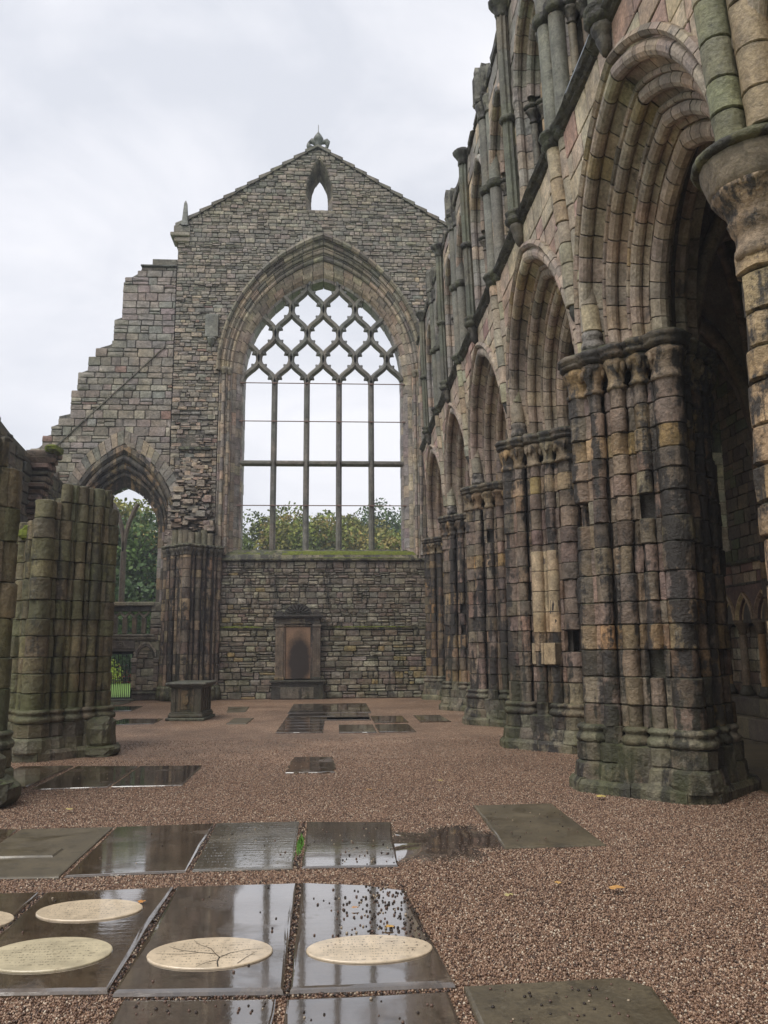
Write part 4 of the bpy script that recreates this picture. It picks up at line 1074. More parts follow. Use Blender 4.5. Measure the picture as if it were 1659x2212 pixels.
# ================================================================ stepped north-aisle end wall
def stepped():
    random.seed(500)
    T=thing('stepped_wall','ruined left part of the end wall with a stair-like broken edge and pointed window','wall',(-8,YW,0))
    top=[(-6.16,16.25),(-6.16,16.6),(-7.1,16.6),(-7.1,16.2),(-7.45,16.2),(-7.6,15.95),(-8.15,15.6),(-8.15,14.1),(-8.42,14.1),(-8.42,13.1),(-9.05,12.9),(-9.05,12.5),(-9.3,12.5),(-9.3,12.0),(-9.65,11.95),(-9.65,11.2),(-9.85,11.15),(-9.85,10.35),(-10.25,10.3),(-10.25,9.95),(-10.5,9.9),(-10.5,9.55),(-10.8,9.5),(-10.8,9.1),(-11.2,9.0),(-11.2,0),(-6.16,0)]
    WX=-7.83
    win=arch_poly(WX,6.0,2.02,3.2,3.3,16)
    polys=[top,win]
    bal=rect(-9.6,-6.62,2.28,3.301); door=rect(-8.95,-7.18,-.01,1.74)
    polys+= [bal,door]
    obj('wall_core',core(GP,polys,0,16.55,-1.0,-.04,(.13,.12,.10),.1,.01),M['core'],T)
    def pal(u,z):
        if z>10 and z>3.0-u*0+ (u+6.2)*-1.15+8.6: return ASHG
        return GREYR+ASHG if z>5 else LOWER
    def wr(u,z): return (.28,.62)
    st=masonry(GP,[top,win,bal,door],0.0,16.2,(.20,.36),wr,pal,0,.12,.02,.18,.022,.012,.010)
    emit('wall_stone',st,M['gable'],T,290,'wall_stone_remainder')
    frame_box(mb:=MB(),GP,-7.5,-6.17,16.19,16.27,-.9,.10,(.10,.10,.09),.02); obj('drip_course',mb,M['dark'],T)
    # sloping roof scar
    n=16
    for i in range(n):
        t0,t1=i/n,(i+1)/n; a=(-6.5+(-10.3+6.5)*t0,13.0+(9.1-13.0)*t0*1.0); b=(-6.5+(-10.3+6.5)*t1,13.0+(9.1-13.0)*t1)
        mb=MB(); v=[]
        for w in (-.05,.03+U(0,.02)):
            v+=[GP(a[0],a[1]+.028,w),GP(b[0],b[1]+.028,w),GP(b[0],b[1]-.028,w),GP(a[0],a[1]-.028,w)]
        mb.add(v,[(4,5,6,7),(0,1,5,4),(2,3,7,6),(0,4,7,3),(1,5,6,2)],pick([(.14,.135,.12)])); obj('roof_scar_stone',mb,M['gable'],T)
    # relieving arch of rough stones
    vs=[]
    for side in (-1,1):
        for i in range(17):
            vs.append((1,voussoir(GP,[(-.02,-.02),(-.02-.34,-.03-U(0,.04)),(-.38,.05)],WX,6.0,2.04,3.22,1.5,i/17,(i+1)/17,side,pick(GREY+CREAM[:3]),0,.02)))
    emit('rough_voussoir',vs,M['gable'],T)
    orders=[[(-.02,.03),(.0,-.03),(.10,-.04),(.17,.03)],[(.165,.03)]+roll(.25,.08,.07,190,420,5)+[(.33,.17)],[(.325,.165)]+roll(.40,.22,.06,190,420,5)+[(.47,.30)],[(.465,.295)]+roll(.54,.35,.055,190,420,4)+[(.62,.43)],[(.615,.425),(.70,.50),(.78,.56),(.78,.95)]]
    vs=[]; js=[]
    DK=[(.11,.095,.075),(.15,.125,.095),(.20,.155,.11),(.24,.175,.10),(.09,.08,.07)]
    for o,pr in enumerate(orders):
        for side in (-1,1):
            n=12
            for i in range(n): vs.append((1,voussoir(GP,pr,WX,6.0,2.02,3.2,1.9,i/n,(i+1)/n,side,pick(DK),1,.008)))
            if o>0:
                z=3.45
                while z<5.95:
                    h=U(.3,.45); 
                    if z+h>5.8: h=6.0-z
                    js.append((1,jamb(GP,pr,WX,2.02,z,z+h,side,pick(DK+ASHG),.006))); z+=h
    emit('voussoir',vs,M['dark'],T); emit('jamb_stone',js,M['gable'],T)
    sol=MB(); pr=[(-.1,.06),(.1,.08),(.24,.2),(.42,.34),(.55,.46),(.72,.60),(.75,.9),(-.1,.9)]
    for side in (-1,1):
        for i in range(14): sol.merge(voussoir(GP,pr,WX,6.0,2.02,3.2,1.9,i/14-.003,(i+1)/14+.003,side,(.09,.08,.065),1,0))
        sol.merge(jamb(GP,pr,WX,2.02,3.4,6.01,side,(.09,.08,.065),0))
    obj('arch_core',sol,M['core'],T)
    # fill beside the lower jambs
    for u0,u1 in ((-6.25,-5.8),(-9.9,-9.4)):
        emit('jamb_fill_stone',masonry(GP,[rect(u0,u1,3.3,6.05)],3.3,6.05,(.22,.32),(.2,.4),GREY,.0,.2,.01),M['gable'],T)
    # Y tracery
    MW=.085
    def rod(pts,hw,hd,col,name):
        mb=MB(); v=[]; n=6
        for i,(x,z) in enumerate(pts):
            a,b=pts[max(i-1,0)],pts[min(i+1,len(pts)-1)]; dx,dz=b[0]-a[0],b[1]-a[1]; l=math.hypot(dx,dz); nx_,nz_=-dz/l,dx/l
            for q,d in ((-hw*.4,hd),(hw*.4,hd),(hw,0),(hw*.4,-hd),(-hw*.4,-hd),(-hw,0)): v.append(GP(x+nx_*q,z+nz_*q,-.62+d))
        mb.add(v,[(i*n+q,i*n+(q+1)%n,(i+1)*n+(q+1)%n,(i+1)*n+q) for i in range(len(pts)-1) for q in range(n)]+[tuple(range(n))],col); obj(name,mb,M['tracery'],T)
    rod([(WX,3.4),(WX,4.3),(WX,5.3)],.11,.14,(.15,.125,.10),'mullion')
    for sd in (-1,1):
        pts=[arc(WX+sd*1.24,5.3,1.24,2.8,t*.93,-sd) for t in np.linspace(0,1,12)]
        pts=[(p[0],p[1]) for p in pts if p[1]<7.25]
        rod(pts,.085,.12,(.15,.125,.10),'tracery_bar')
    # sill and lintel over the balustrade
    for i in range(3):
        a=-9.5+i*1.0; frame_box(mb:=MB(),GP,a+.004,a+.996,3.29,3.44,-.8,.06,pick([(.24,.22,.17),(.20,.185,.15)]),.03); obj('sill_stone',mb,M['gable'],T)
    frame_box(mb:=MB(),GP,-9.5,-6.45,3.10,3.288,-.75,-.04,(.085,.08,.07),.015); obj('lintel',mb,M['dark'],T)
    # balustrade posts and gablets
    for i in range(8):
        x=-6.88-i*.334
        if i>0 or True:
            frame_box(mb:=MB(),GP,x-.075,x+.075,2.30,2.90,-.28,-.12,pick([(.17,.14,.11),(.13,.11,.09)]),.035); obj('baluster',mb,M['gable'],T)
        for sd in (-1,1):
            mb=MB(); v=[]; x2=x+sd*.167
            for w in (-.30,-.10):
                v+=[GP(x,2.86,w),GP(x,2.96,w),GP(x2,3.10,w),GP(x2,3.03,w)]
            mb.add(v,[(4,5,6,7),(3,2,1,0),(0,1,5,4),(1,2,6,5),(2,3,7,6),(3,0,4,7)],(.20,.17,.14)); obj('gablet_bar',mb,M['gable'],T)
        obj('gablet_knob',lathe(lambda a,b,c,x=x:GP(x+.167+a,c,-.10-b),0,0,[(.02,3.03),(.045,3.06),(.045,3.09),(.02,3.11)],(.24,.21,.17),8,.003),M['gable'],T)
    frame_box(mb:=MB(),GP,-9.3,-6.45,2.22,2.30,-.8,.07,(.19,.175,.15),.02); obj('balustrade_sill',mb,M['gable'],T)
    # carved leafy frieze band
    for i in range(9):
        x=-9.2+i*.31; f=MB()
        frame_box(f,GP,x+.004,x+.306,2.07,2.218,-.1,.05,(.13,.115,.09),.01)
        for q in range(5): f.merge(lathe(lambda a,b,c,x=x,q=q:GP(x+.04+q*.057+a,c+U(-.004,.004),.05+b),0,0,[(.008,2.10),(.028,2.12),(.03,2.16),(.01,2.19)],(.16,.14,.11),6,.006))
        obj('frieze_stone',f,M['gable'],T)
    # door lintel with two rosettes
    f=MB(); frame_box(f,GP,-9.2,-7.12,1.78,2.066,-.3,.045,(.135,.115,.10),.015); lo=obj('door_lintel',f,M['gable'],T)
    for x in (-8.35,-7.62):
        r=MB(); r.merge(lathe(lambda a,b,c,x=x:GP(x+a,1.93+b,.04+c),0,0,[(.13,.0),(.125,.018),(.10,.02),(.085,.008)],(.11,.095,.08),16,0))
        for q in range(6):
            a=q*PI/3; r.merge(lathe(lambda p,s_,c,x=x,a=a:GP(x+.055*math.cos(a)+p,1.93+.055*math.sin(a)+s_,.04+c),0,0,[(.028,.0),(.024,.02),(.008,.028)],(.16,.135,.11),8,0))
        obj('rosette',r,M['gable'],lo)
    frame_box(f:=MB(),GP,-9.0,-7.1,1.70,1.775,-.4,.02,(.13,.115,.10),.01); obj('door_head',f,M['gable'],T)
    frame_box(f:=MB(),GP,-9.1,-7.0,.0,.05,-.8,.45,(.12,.11,.09),.02); obj('door_step',f,M['dark'],T)
    # blind niche right of the gate
    for side in (-1,1):
        for i in range(4): obj('niche_voussoir',voussoir(GP,[(-.04,-.01),(-.03,-.07),(.02,-.07),(.05,-.02)],-6.73,1.5,.36,.5,1.3,i/4,(i+1)/4,side,pick(GREY),1),M['gable'],T)
        for i in range(3): obj('niche_lobe',voussoir(GP,[(.04,-.05),(.08,-.06),(.10,-.01)],-6.73+side*.0,1.5,.36,.5,1.3,i/3,(i+1)/3,side,(.12,.1,.085),1),M['dark'],T)
        x=-6.73+side*.38
        frame_box(f:=MB(),GP,x-.10,x+.10,1.30,1.47,-.05,.11,pick([(.14,.125,.11),(.3,.28,.24)]),.03); obj('niche_capital',f,M['gable'],T)
        z=.42
        while z<1.28:
            h=min(U(.2,.35),1.29-z); frame_box(f:=MB(),GP,x-.08,x+.08,z,z+h-.01,-.05,.08,pick([(.17,.14,.12),(.13,.11,.10),(.2,.17,.13)]),.02); obj('niche_pier_stone',f,M['gable'],T); z+=h
    frame_box(f:=MB(),GP,-7.15,-6.3,.20,.30,-.1,.14,(.12,.11,.09),.03); obj('niche_bench',f,M['dark'],T)
    return T
stepped()
# iron gate
def gate():
    T=thing('iron_gate','black iron gate with thin upright bars in the doorway at the left','gate',(-8.05,YW+.25,.05))
    P=lambda u,v,w:(u,YW+.25-w,v)
    for u0,u1,v0,v1 in ((-8.93,-7.2,1.60,1.70),(-8.93,-7.2,.06,.10),(-7.26,-7.2,.1,1.6),(-8.93,-8.87,.1,1.6)):
        frame_box(mb:=MB(),P,u0,u1,v0,v1,-.025,.025,(.01,.01,.01),.004); obj('gate_frame',mb,M['iron'],T)
    x=-8.80; i=0
    while x<-7.28:
        obj('gate_bar',lathe(lambda a,b,c,x=x:P(x+a,c,b),0,0,[(.012,.10),(.012,1.52),(.016,1.54),(.004,1.60)],(.01,.01,.01),6,0),M['iron'],T)
        obj('spear_bar',lathe(lambda a,b,c,x=x:P(x+.066+a,c,b),0,0,[(.010,.10),(.010,.72),(.018,.75),(.003,.84)],(.01,.01,.01),6,0),M['iron'],T)
        x+=.133
    frame_box(mb:=MB(),P,-8.87,-7.26,.66,.69,-.012,.012,(.01,.01,.01),.003); obj('gate_rail',mb,M['iron'],T)
gate()
# left respond by the window: cluster of slender shafts
def respond():
    random.seed(600)
    T=thing('respond_pier','half pier of slender shafts between the left window and the great window wall','pier',(-5.2,29.2,0))
    cx,cy=-5.22,29.55; S=[]
    path=[(-6.12,29.35),(-5.95,29.05),(-5.75,28.85),(-5.56,28.68),(-5.38,28.5),(-5.2,28.42),(-5.02,28.55),(-4.85,28.70),(-4.68,28.86),(-4.52,29.02),(-4.36,29.2),(-4.24,29.38)]
    rs=[.10,.075,.10,.07,.10,.15,.07,.10,.07,.10,.075,.10]
    items=[]; zl=[.5]
    while zl[-1]<5.0: zl.append(zl[-1]+U(.28,.42))
    for (x,y),r in zip(path,rs):
        for z0,z1 in zip(zl,zl[1:]):
            z1=min(z1,5.02); 
            if z1-z0<.04: continue
            n=10 if r>.08 else 5
            items.append((r,drum(ID,x,y,z0,z1,r*U(.95,1.05),pick([(.22,.17,.13),(.26,.21,.15),(.18,.14,.115),(.12,.10,.085),(.20,.17,.14)]),n,.005,ang=PI/2,smooth=n>5)))
        obj('shaft_capital',lathe(ID,x,y,[(r,5.0),(r+.02,5.03),(r,5.06),(r+.03,5.15),(r+.07,5.25),(r+.05,5.28)],(.11,.10,.08),10,.012),M['dark'],T)
        obj('abacus_stone',lathe(ID,x,y,[(r+.03,5.28),(r+.08,5.31),(r+.09,5.36),(r+.04,5.40+U(0,.01))],(.13,.125,.095),10,.015),M['string'],T)
        obj('shaft_base',lathe(ID,x,y,[(r+.09,0.02),(r+.08,.28),(r+.05,.34),(r+.07,.40),(r+.05,.46),(r+.01,.5)],pick([(.13,.13,.09),(.11,.11,.08)]),10,.01),M['green'],T)
    emit('shaft_drum',items,M['dark'] if False else M['pier'],T)
    obj('pier_core',prism(ID,[(-6.1,29.45),(-6.05,29.15),(-5.2,28.5),(-4.35,29.15),(-4.25,29.45)],0,5.35,(.06,.05,.045)),M['core'],T)
    # fluted springer remnant and rubble above it
    for i in range(7):
        x=-5.75+i*.2; obj('springer_stone',drum(ID,x,28.85+abs(i-3)*.08,5.40,5.95+U(-.12,.1),.12,pick([(.15,.15,.11),(.19,.175,.14)]),8,.01),M['gable'],T)
    items=[]
    for q in range(150):
        z=5.9+(q/150)**.9*2.7; spread=1.0-(z-5.9)/2.7*.5
        x=-5.25+U(-.75,.72)*spread; w=U(.10,.42); h=random.choice([U(.05,.09),U(.08,.16),U(.14,.24)])
        d=(.42-(z-5.9)*.12)*U(.35,1)
        items.append((w*h,block(GP,x-w/2,x+w/2,z,z+h,d,.3+d,pick(GREY+CREAM+[(.10,.09,.08)]),.02,.015)))
    emit('rubble_stone',items,M['gable'],T)
    frame_box(mb:=MB(),GP,-5.85,-4.65,9.0,9.12,0,.12,(.14,.15,.10),.03); obj('mossy_ledge',mb,M['string'],T)
respond()
# north wall fragment far left
def northwall():
    random.seed(700)
    XN=-8.9
    T=thing('side_wall_fragment','dark broken outer wall of the left aisle with a ragged mossy top','wall',(XN,23,0))
    P=lambda u,v,w:(XN+w,u,v)
    top=[(15,0),(29.4,0),(29.4,7.4),(28,7.4),(27.4,7.0),(26.6,7.1),(26,7.25),(25,7.2),(24.6,7.3),(23.6,7.3),(23.2,7.5),(22.3,7.5),(22.0,7.7),(21.4,7.7),(21.2,8.0),(15,8.0)]
    obj('wall_core',core(P,[top],0,8.8,-.9,-.04,(.10,.10,.08),.2,0),M['core'],T)
    st=masonry(P,[top],0,8.75,(.2,.36),(.3,.6),[(.10,.10,.08),(.13,.125,.095),(.085,.085,.07),(.15,.13,.10)],0,.14,.05,.15,.03,.014,.015)
    st=[(a*(5 if max(v[2] for v in b.v)>5 else 1),b) for a,b in st]
    emit('wall_stone',st,M['green'],T,290)
    # springer stub of the lost vault
    sp=[]
    for i in range(16):
        z=4.5+i*.19; k=(z-4.5)/3.0
        for q in range(2):
            a=23.55+q*.33+U(-.06,.06); sp.append((1,block(P,a,a+U(.28,.34),z,z+U(.16,.19),.22+.5*k**1.8+U(-.06,.05),.8,pick([(.20,.14,.11),(.15,.12,.09),(.10,.10,.07),(.22,.16,.13)]),.03,.025)))
    emit('springer_stone',sp,M['green'],T)
    lump(XN+.6,23.7,7.55,.2,.4,.12,(.13,.12,.04),11,M['mossmat'],T,'moss_clump',.1)
    sp=[]
    for i in range(14):
        z=.2+i*.34
        for dy in (-.22,0,.22): sp.append((1,drum(ID,XN+.12+(.1 if dy==0 else 0),23.7+dy,z,z+.335,.12,pick(GREEN),10,.006)))
    emit('respond_drum',sp,M['green'],T)
northwall()

# ================================================================ wall monument and table tomb
def monument():
    random.seed(800)
    T=thing('wall_monument','dark stained stone memorial with a shell-topped pediment against the end wall','monument',(-1.37,29.2,0))
    P=lambda u,v,w:(u,29.32-w,v); K=(.055,.05,.045); B=(.20,.13,.085)
    def fb(n,*a,col=K,bev=.012,m=None,label=None):
        mb=MB(); frame_box(mb,P,*a,col,bev); return obj(n,mb,m or M['tomb'],T,label=label)
    fb('pedestal',-2.28,-.46,0,.58,-.1,.22); fb('pedestal_face',-1.95,-.8,.03,.42,-.1,.235,col=(.15,.135,.11)); fb('pedestal_cap',-2.34,-.40,.582,.66,-.1,.30)
    fb('inscription_panel',-1.80,-.93,.70,2.52,-.1,.06,col=(.14,.088,.055),label='blank brown stained memorial panel')
    fb('panel_frame',-1.87,-1.81,.68,2.56,-.1,.10,col=(.16,.12,.09)); fb('panel_frame',-.92,-.86,.68,2.56,-.1,.10,col=(.13,.10,.08)); fb('panel_frame',-1.81,-.92,2.525,2.58,-.1,.098,col=(.17,.135,.10))
    for a,b in ((-2.16,-1.875),(-.855,-.57)):
        pb=fb('pilaster',a,b,.66,2.52,-.1,.13,col=(.20,.155,.115) if a<-1 else (.12,.095,.075))
        for i in range(4):
            x=a+.045+i*.06; mb=MB(); frame_box(mb,P,x,x+.03,.85,2.35,.12,.145,(.16,.13,.10),.006); obj('flute',mb,M['tomb'],pb)
        fb('pilaster_cap',a-.02,b+.02,2.52,2.6,-.1,.16,col=(.18,.155,.125)); fb('pilaster_base',a-.02,b+.02,.662,.76,-.1,.16,col=(.22,.16,.09) if a<-1 else K)
    fb('frieze',-2.14,-.59,2.6,2.86,-.1,.12,col=(.12,.105,.085)); fb('frieze_tablet',-1.62,-1.12,2.63,2.83,-.1,.14,col=(.15,.13,.09)); fb('cornice',-2.26,-.48,2.862,2.93,-.1,.26); fb('cornice_edge',-2.21,-.53,2.80,2.86,-.1,.19)
    # curved pediment with shell ribs
    n=14; v=[]
    for w in (-.08,.16):
        for i in range(n+1): a=PI*i/n; v.append(P(-1.37+.50*math.cos(a),2.932+.40*math.sin(a),w))
    m=n+1
    mb=MB().add(v,[(i,i+1,m+i+1,m+i) for i in range(n)]+[tuple(range(m,2*m))],K); pd=obj('pediment',mb,M['tomb'],T)
    for i in range(1,10):
        a=PI*i/10; mb=MB(); c,s_=math.cos(a),math.sin(a); v=[]
        for r0,w_ in ((.10,.012),(.44,.028)):
            for q,d in ((-w_,.158),(0,.195),(w_,.158)): v.append(P(-1.37+c*r0-s_*q,2.94+(s_*r0+c*q)*.8,d))
        mb.add(v,[(0,1,4,3),(1,2,5,4)],K); obj('shell_rib',mb,M['tomb'],pd)
    for x in (-2.03,-.71):
        v=[]
        for w in (-.08,.15):
            for i in range(9): a=PI*i/8; v.append(P(x+.15*math.cos(a),2.932+.17*math.sin(a),w))
        obj('scroll',MB().add(v,[(i,i+1,9+i+1,9+i) for i in range(8)]+[tuple(range(9,18))],K),M['tomb'],T)
monument()
def stain():
    m,nt,b=mat('stained_panel'); L=nt.links; tcn=nd(nt,'ShaderNodeTexCoord'); ob=tcn.outputs['Object']
    mpn=nd(nt,'ShaderNodeMapping'); mpn.inputs['Location'].default_value=(-.08,0,-.62*.9); mpn.inputs['Scale'].default_value=(1.9,1,.9); L.new(ob,mpn.inputs[0])
    ln=nd(nt,'ShaderNodeVectorMath',operation='LENGTH'); L.new(mpn.outputs[0],ln.inputs[0])
    n=noise(nt,ob,4.,6.,.6); d=mth(nt,'ADD',ln.outputs['Value'],mth(nt,'MULTIPLY',n,.5))
    c=mix(nt,ramp(nt,d,.85,1.30),(.028,.018,.013),(.27,.165,.10)); c=mix(nt,1.,c,ramp(nt,noise(nt,ob,30.,4.),.3,.7,.8,1.2),'MULTIPLY'); L.new(c,b.inputs['Base Color']); b.inputs['Roughness'].default_value=.45
    for o in bpy.data.objects:
        if o.name.startswith('inscription_panel'): o.data.materials[0]=m
stain()
def tomb():
    random.seed(810)
    ax=Vector((.975,-.105,0)).normalized(); ay=Vector((.075,1.49,0)).normalized(); o=Vector((-4.22,20.95,0))
    T=thing('table_tomb','dark stone table tomb with a carved shield on its front, standing on the gravel','tomb',(-3.72,21.6,0))
    LW,LD=.93,1.42
    def P(x,y,z): q=o+ax*x+ay*y; return (q.x,q.y,z)
    def bx(n,x0,x1,y0,y1,z0,z1,col,bev=.01,label=None,par=None):
        mb=MB(); t=MB(); box(t,x0,x1,y0,y1,z0,z1,col,bev); mb.add([P(*v) for v in t.v],t.f,col); return obj(n,mb,M['tomb'],par or T,label=label)
    K=(.10,.085,.065); B=(.20,.14,.085)
    bx('plinth',-.02,LW+.02,-.02,LD+.02,0,.07,(.13,.13,.10),.015); bx('base_step',.03,LW-.03,.03,LD-.03,.07,.16,K,.02); bx('base_moulding',.055,LW-.055,.055,LD-.055,.16,.20,K,.015)
    bx('chest',.11,LW-.11,.11,LD-.11,.2,.80,K,.005)
    for x in (.085,LW-.085-.11):
        for y in (.085,LD-.085-.11): bx('corner_pilaster',x,x+.11,y,y+.11,.2,.80,K,.012)
    for x in (.26,.60): bx('inner_pilaster',x,x+.06,.095,.13,.22,.78,(.16,.12,.08),.008)
    for y in (.45,.70,.95): bx('side_pilaster',LW-.12,LW-.09,y,y+.10,.22,.78,K,.01)
    fp=bx('front_panel',.335,.585,.098,.12,.27,.74,B,.006,label='rusty brown front panel')
    mb=MB(); sh=[(-.075,.62),(0,.60),(.075,.62),(.08,.47),(.05,.40),(0,.37),(-.05,.40),(-.08,.47)]; v=[P(.46+x,.097,z) for x,z in sh]+[P(.46+x*.9,.065,.5+(z-.5)*.9) for x,z in sh]+[P(.46,.055,.5)]
    mb.add(v,[(i,(i+1)%8,8+(i+1)%8,8+i) for i in range(8)]+[(8+i,8+(i+1)%8,16) for i in range(8)],(.22,.155,.09)); obj('shield',mb,M['tomb'],fp)
    bx('cornice',.05,LW-.05,.05,LD-.05,.80,.84,K,.012); bx('top_moulding',-.01,LW+.01,-.01,LD+.01,.84,.875,K,.012); bx('top_slab',-.045,LW+.045,-.045,LD+.045,.875,.935,(.12,.12,.105),.018)
tomb()

# ================================================================ grave slabs
def quadslab(pts,z,m,label,cat='grave slab',th=.06,bev=.016,seed=0,group='grave slabs set in the gravel',name='grave_slab',wob=.005):
    random.seed(seed); n=len(pts); cx=sum(p[0] for p in pts)/n; cy=sum(p[1] for p in pts)/n
    # subdivide the outline for a worn edge
    ol=[]
    for i in range(n):
        a,b=pts[i],pts[(i+1)%n]; k=8
        for j in range(k):
            t=j/k; e=wob if 0<j<k else 0; ol.append((a[0]+(b[0]-a[0])*t+U(-e,e)*.6,a[1]+(b[1]-a[1])*t+U(-e,e)*.6))
    N=len(ol); v=[]
    def ins(p,d):
        l=math.hypot(p[0]-cx,p[1]-cy); return (p[0]+(cx-p[0])*d/l,p[1]+(cy-p[1])*d/l)
    for zz,d in ((z-th,0),(z-bev*.8,0),(z-bev*.25,bev*.35),(z-.003,bev*.9),(z,bev*1.6)):
        for p in ol: q=ins(p,d); v.append((q[0],q[1],zz))
    f=[(k*N+i,k*N+(i+1)%N,(k+1)*N+(i+1)%N,(k+1)*N+i) for k in range(4) for i in range(N)]
    mb=MB().add(v,f,(.1,.1,.1),False); mb.f.append(tuple(range(4*N,5*N))); mb.s.append(False)
    return tag(obj(name,mb,m,origin=(cx,cy,0)),label,cat,group)
S=M['slab']; SL=[]
def gs(*a,**k): o=quadslab(*a,**k); SL.append(o); return o
gs([(-2.83,6.75),(-3.30,6.75),(-3.95,8.62),(-3.13,8.57)][::1],.024,S[0],'brown wet slab cut off by the left edge in the second row',seed=1)
s_=gs([(-3.05,6.81),(-2.14,6.78),(-2.2,8.57),(-3.08,8.56)],.026,S[3],'wet slab in the second row with a raised bar across it, by the left edge',seed=2)
mb=MB(); box(mb,-3.0,-2.38,7.38,7.66,.0,.040,(.1,.1,.1),.02); obj('raised_bar',mb,S[3],s_)
gs([(-2.1,6.79),(-1.185,6.86),(-1.225,8.65),(-2.17,8.57)],.026,S[0],'wet slab in the second row with worn lettering shining at its left half',seed=3)
gs([(-1.14,6.88),(-.345,6.89),(-.37,8.66),(-1.20,8.66)],.026,S[2],'greenish lettered slab in the second row, beside the mossy joint',seed=4)
gs([(-.275,6.9),(.50,6.89),(.55,8.56),(-.295,8.65)],.024,S[1],'shiny wet slab at the right end of the second row, partly under the puddle',seed=5)
gs([(-2.08,5.1),(-2.6,5.1),(-3.0,6.36),(-2.14,6.37)],.030,S[0],'wet brown slab at the left edge beside the slab with two ovals',seed=6)
a_=gs([(-2.05,4.60),(-1.165,4.57),(-1.19,6.42),(-2.09,6.36)],.034,S[0],'large wet slab carrying two cream ovals',seed=7,bev=.024)
b_=gs([(-1.13,4.53),(-.265,4.49),(-.285,6.44),(-1.165,6.42)],.036,S[1],'large wet slab carrying the cracked cream oval',seed=8,bev=.026)
c_=gs([(-.235,4.50),(.62,4.52),(.50,6.2),(.2,6.36),(-.26,6.45)],.034,S[1],'shiny wet slab strewn with dark pebbles and one pale oval',seed=9,bev=.026)
gs([(-1.05,3.2),(-.285,3.2),(-.295,4.42),(-1.06,4.46)],.03,S[1],'grey slab at the bottom edge below the cracked oval',seed=10)
gs([(-.24,3.2),(.62,3.2),(.57,4.45),(-.245,4.42)],.026,S[1],'grey slab at the bottom edge below the pebble-strewn slab',seed=11)
gs([(.68,3.2),(1.55,3.2),(1.62,4.42),(1.50,4.55),(.66,4.50)],.030,S[3],'brown slab at the bottom edge, rightmost, bordered by gravel',seed=12)
gs([(1.47,7.40),(2.38,7.42),(2.40,9.36),(1.52,9.32)],.030,S[3],'lone olive-brown slab on the gravel in front of the nearest pier',seed=13,bev=.02)
gs([(-4.75,11.0),(-3.98,11.1),(-3.98,13.0),(-4.75,13.0)],.03,S[0],'wet slab in front of the ruined pier, leftmost of three',seed=14)
gs([(-3.86,10.95),(-2.93,11.05),(-2.99,12.9),(-3.92,13.0)],.022,S[0],'wet slab in front of the ruined pier, middle of three',seed=15)
gs([(-2.89,11.05),(-1.99,11.07),(-2.02,12.87),(-2.96,12.9)],.022,S[1],'wet slab in front of the ruined pier, right one of three with a pale sheen',seed=16)
gs([(-.72,12.0),(-.02,11.97),(-.05,13.6),(-.68,13.65)],.025,S[0],'small wet slab alone in the middle of the gravel',seed=17,wob=.05)
yy=17.57
nm=['front','second','third','fourth','fifth','sixth']
for i in range(6):
    d=.72 if i<4 else 1.1
    gs([(-1.27,yy+.01),(-.28 if i<4 else .85,yy+.01),(-.29 if i<4 else .86,yy+d-.03),(-1.28,yy+d-.03)],.026,S[i%2],'long narrow slab before the wall monument, %s strip from the front'%nm[i],seed=20+i,bev=.012); yy+=d
gs([(-.26,20.5),(.84,20.5),(.84,21.2),(-.26,21.2)],.026,S[0],'short slab right of the long strips before the monument',seed=30,bev=.012)
gs([(-1.32,22.7),(.95,22.7),(.94,26.4),(-1.35,26.4)],.03,S[0],'widest dark slab nearest to the wall monument',seed=31)
gs([(.05,17.45),(.84,17.42),(.84,19.15),(.05,19.2)],.026,S[0],'squarish slab right of the strips, left of a close pair',seed=32,bev=.015)
gs([(.89,17.48),(1.68,17.48),(1.65,19.2),(.87,19.15)],.026,S[0],'squarish slab right of the strips, right of a close pair',seed=33,bev=.015)
gs([(.89,19.65),(1.71,19.72),(1.69,21.47),(.88,21.5)],.026,S[0],'slab behind the close pair of slabs',seed=34,bev=.015)
gs([(1.99,19.7),(2.73,19.73),(2.69,21.6),(1.99,21.57)],.026,S[0],'slab farthest to the right, near the third pier',seed=35,bev=.015)
gs([(-3.05,23.4),(-2.55,23.5),(-2.65,25.5),(-3.3,25.6)],.02,S[3],'dark slab behind the table tomb',seed=36)
gs([(-2.6,19.85),(-2.12,19.8),(-2.1,21.4),(-2.6,21.4)],.02,S[3],'half-buried slab to the right of the table tomb',seed=37,wob=.03)
gs([(-5.6,19.9),(-4.35,20.2),(-4.4,21.5),(-5.4,21.6)],.022,S[1],'pale wet slab left of the table tomb',seed=38)
gs([(-7.4,24.0),(-5.9,24.4),(-6.0,26.2),(-7.6,26.2)],.030,S[1],'wet slab on the path towards the iron gate',seed=39)
gs([(-7.9,27.0),(-6.9,27.0),(-6.9,28.4),(-7.9,28.4)],.030,S[3],'slab in front of the iron gate threshold',seed=40)
def oval(par,cx,cy,rx,ry,z,mi,label,rot=0.):
    n=40; v=[]
    for k,(s_,h) in enumerate(((1.0,-.02),(1.0,.006),(.985,.010))):
        for i in range(n): a=2*PI*i/n; v.append((cx+rx*s_*math.cos(a),cy+ry*s_*math.sin(a)+rot*rx*math.cos(a),z+h))
    mb=MB().add(v,[(k*n+i,k*n+(i+1)%n,(k+1)*n+(i+1)%n,(k+1)*n+i) for k in range(2) for i in range(n)]+[tuple(range(2*n,3*n))],(.5,.4,.3))
    return obj('oval_plaque',mb,M['oval'][mi],par,label=label,origin=(cx,cy,z))
oval(a_,-1.64,5.88,.345,.225,.034,0,'clean cream inscribed oval'); oval(a_,-1.64,5.09,.355,.265,.034,1,'greenish mottled inscribed oval')
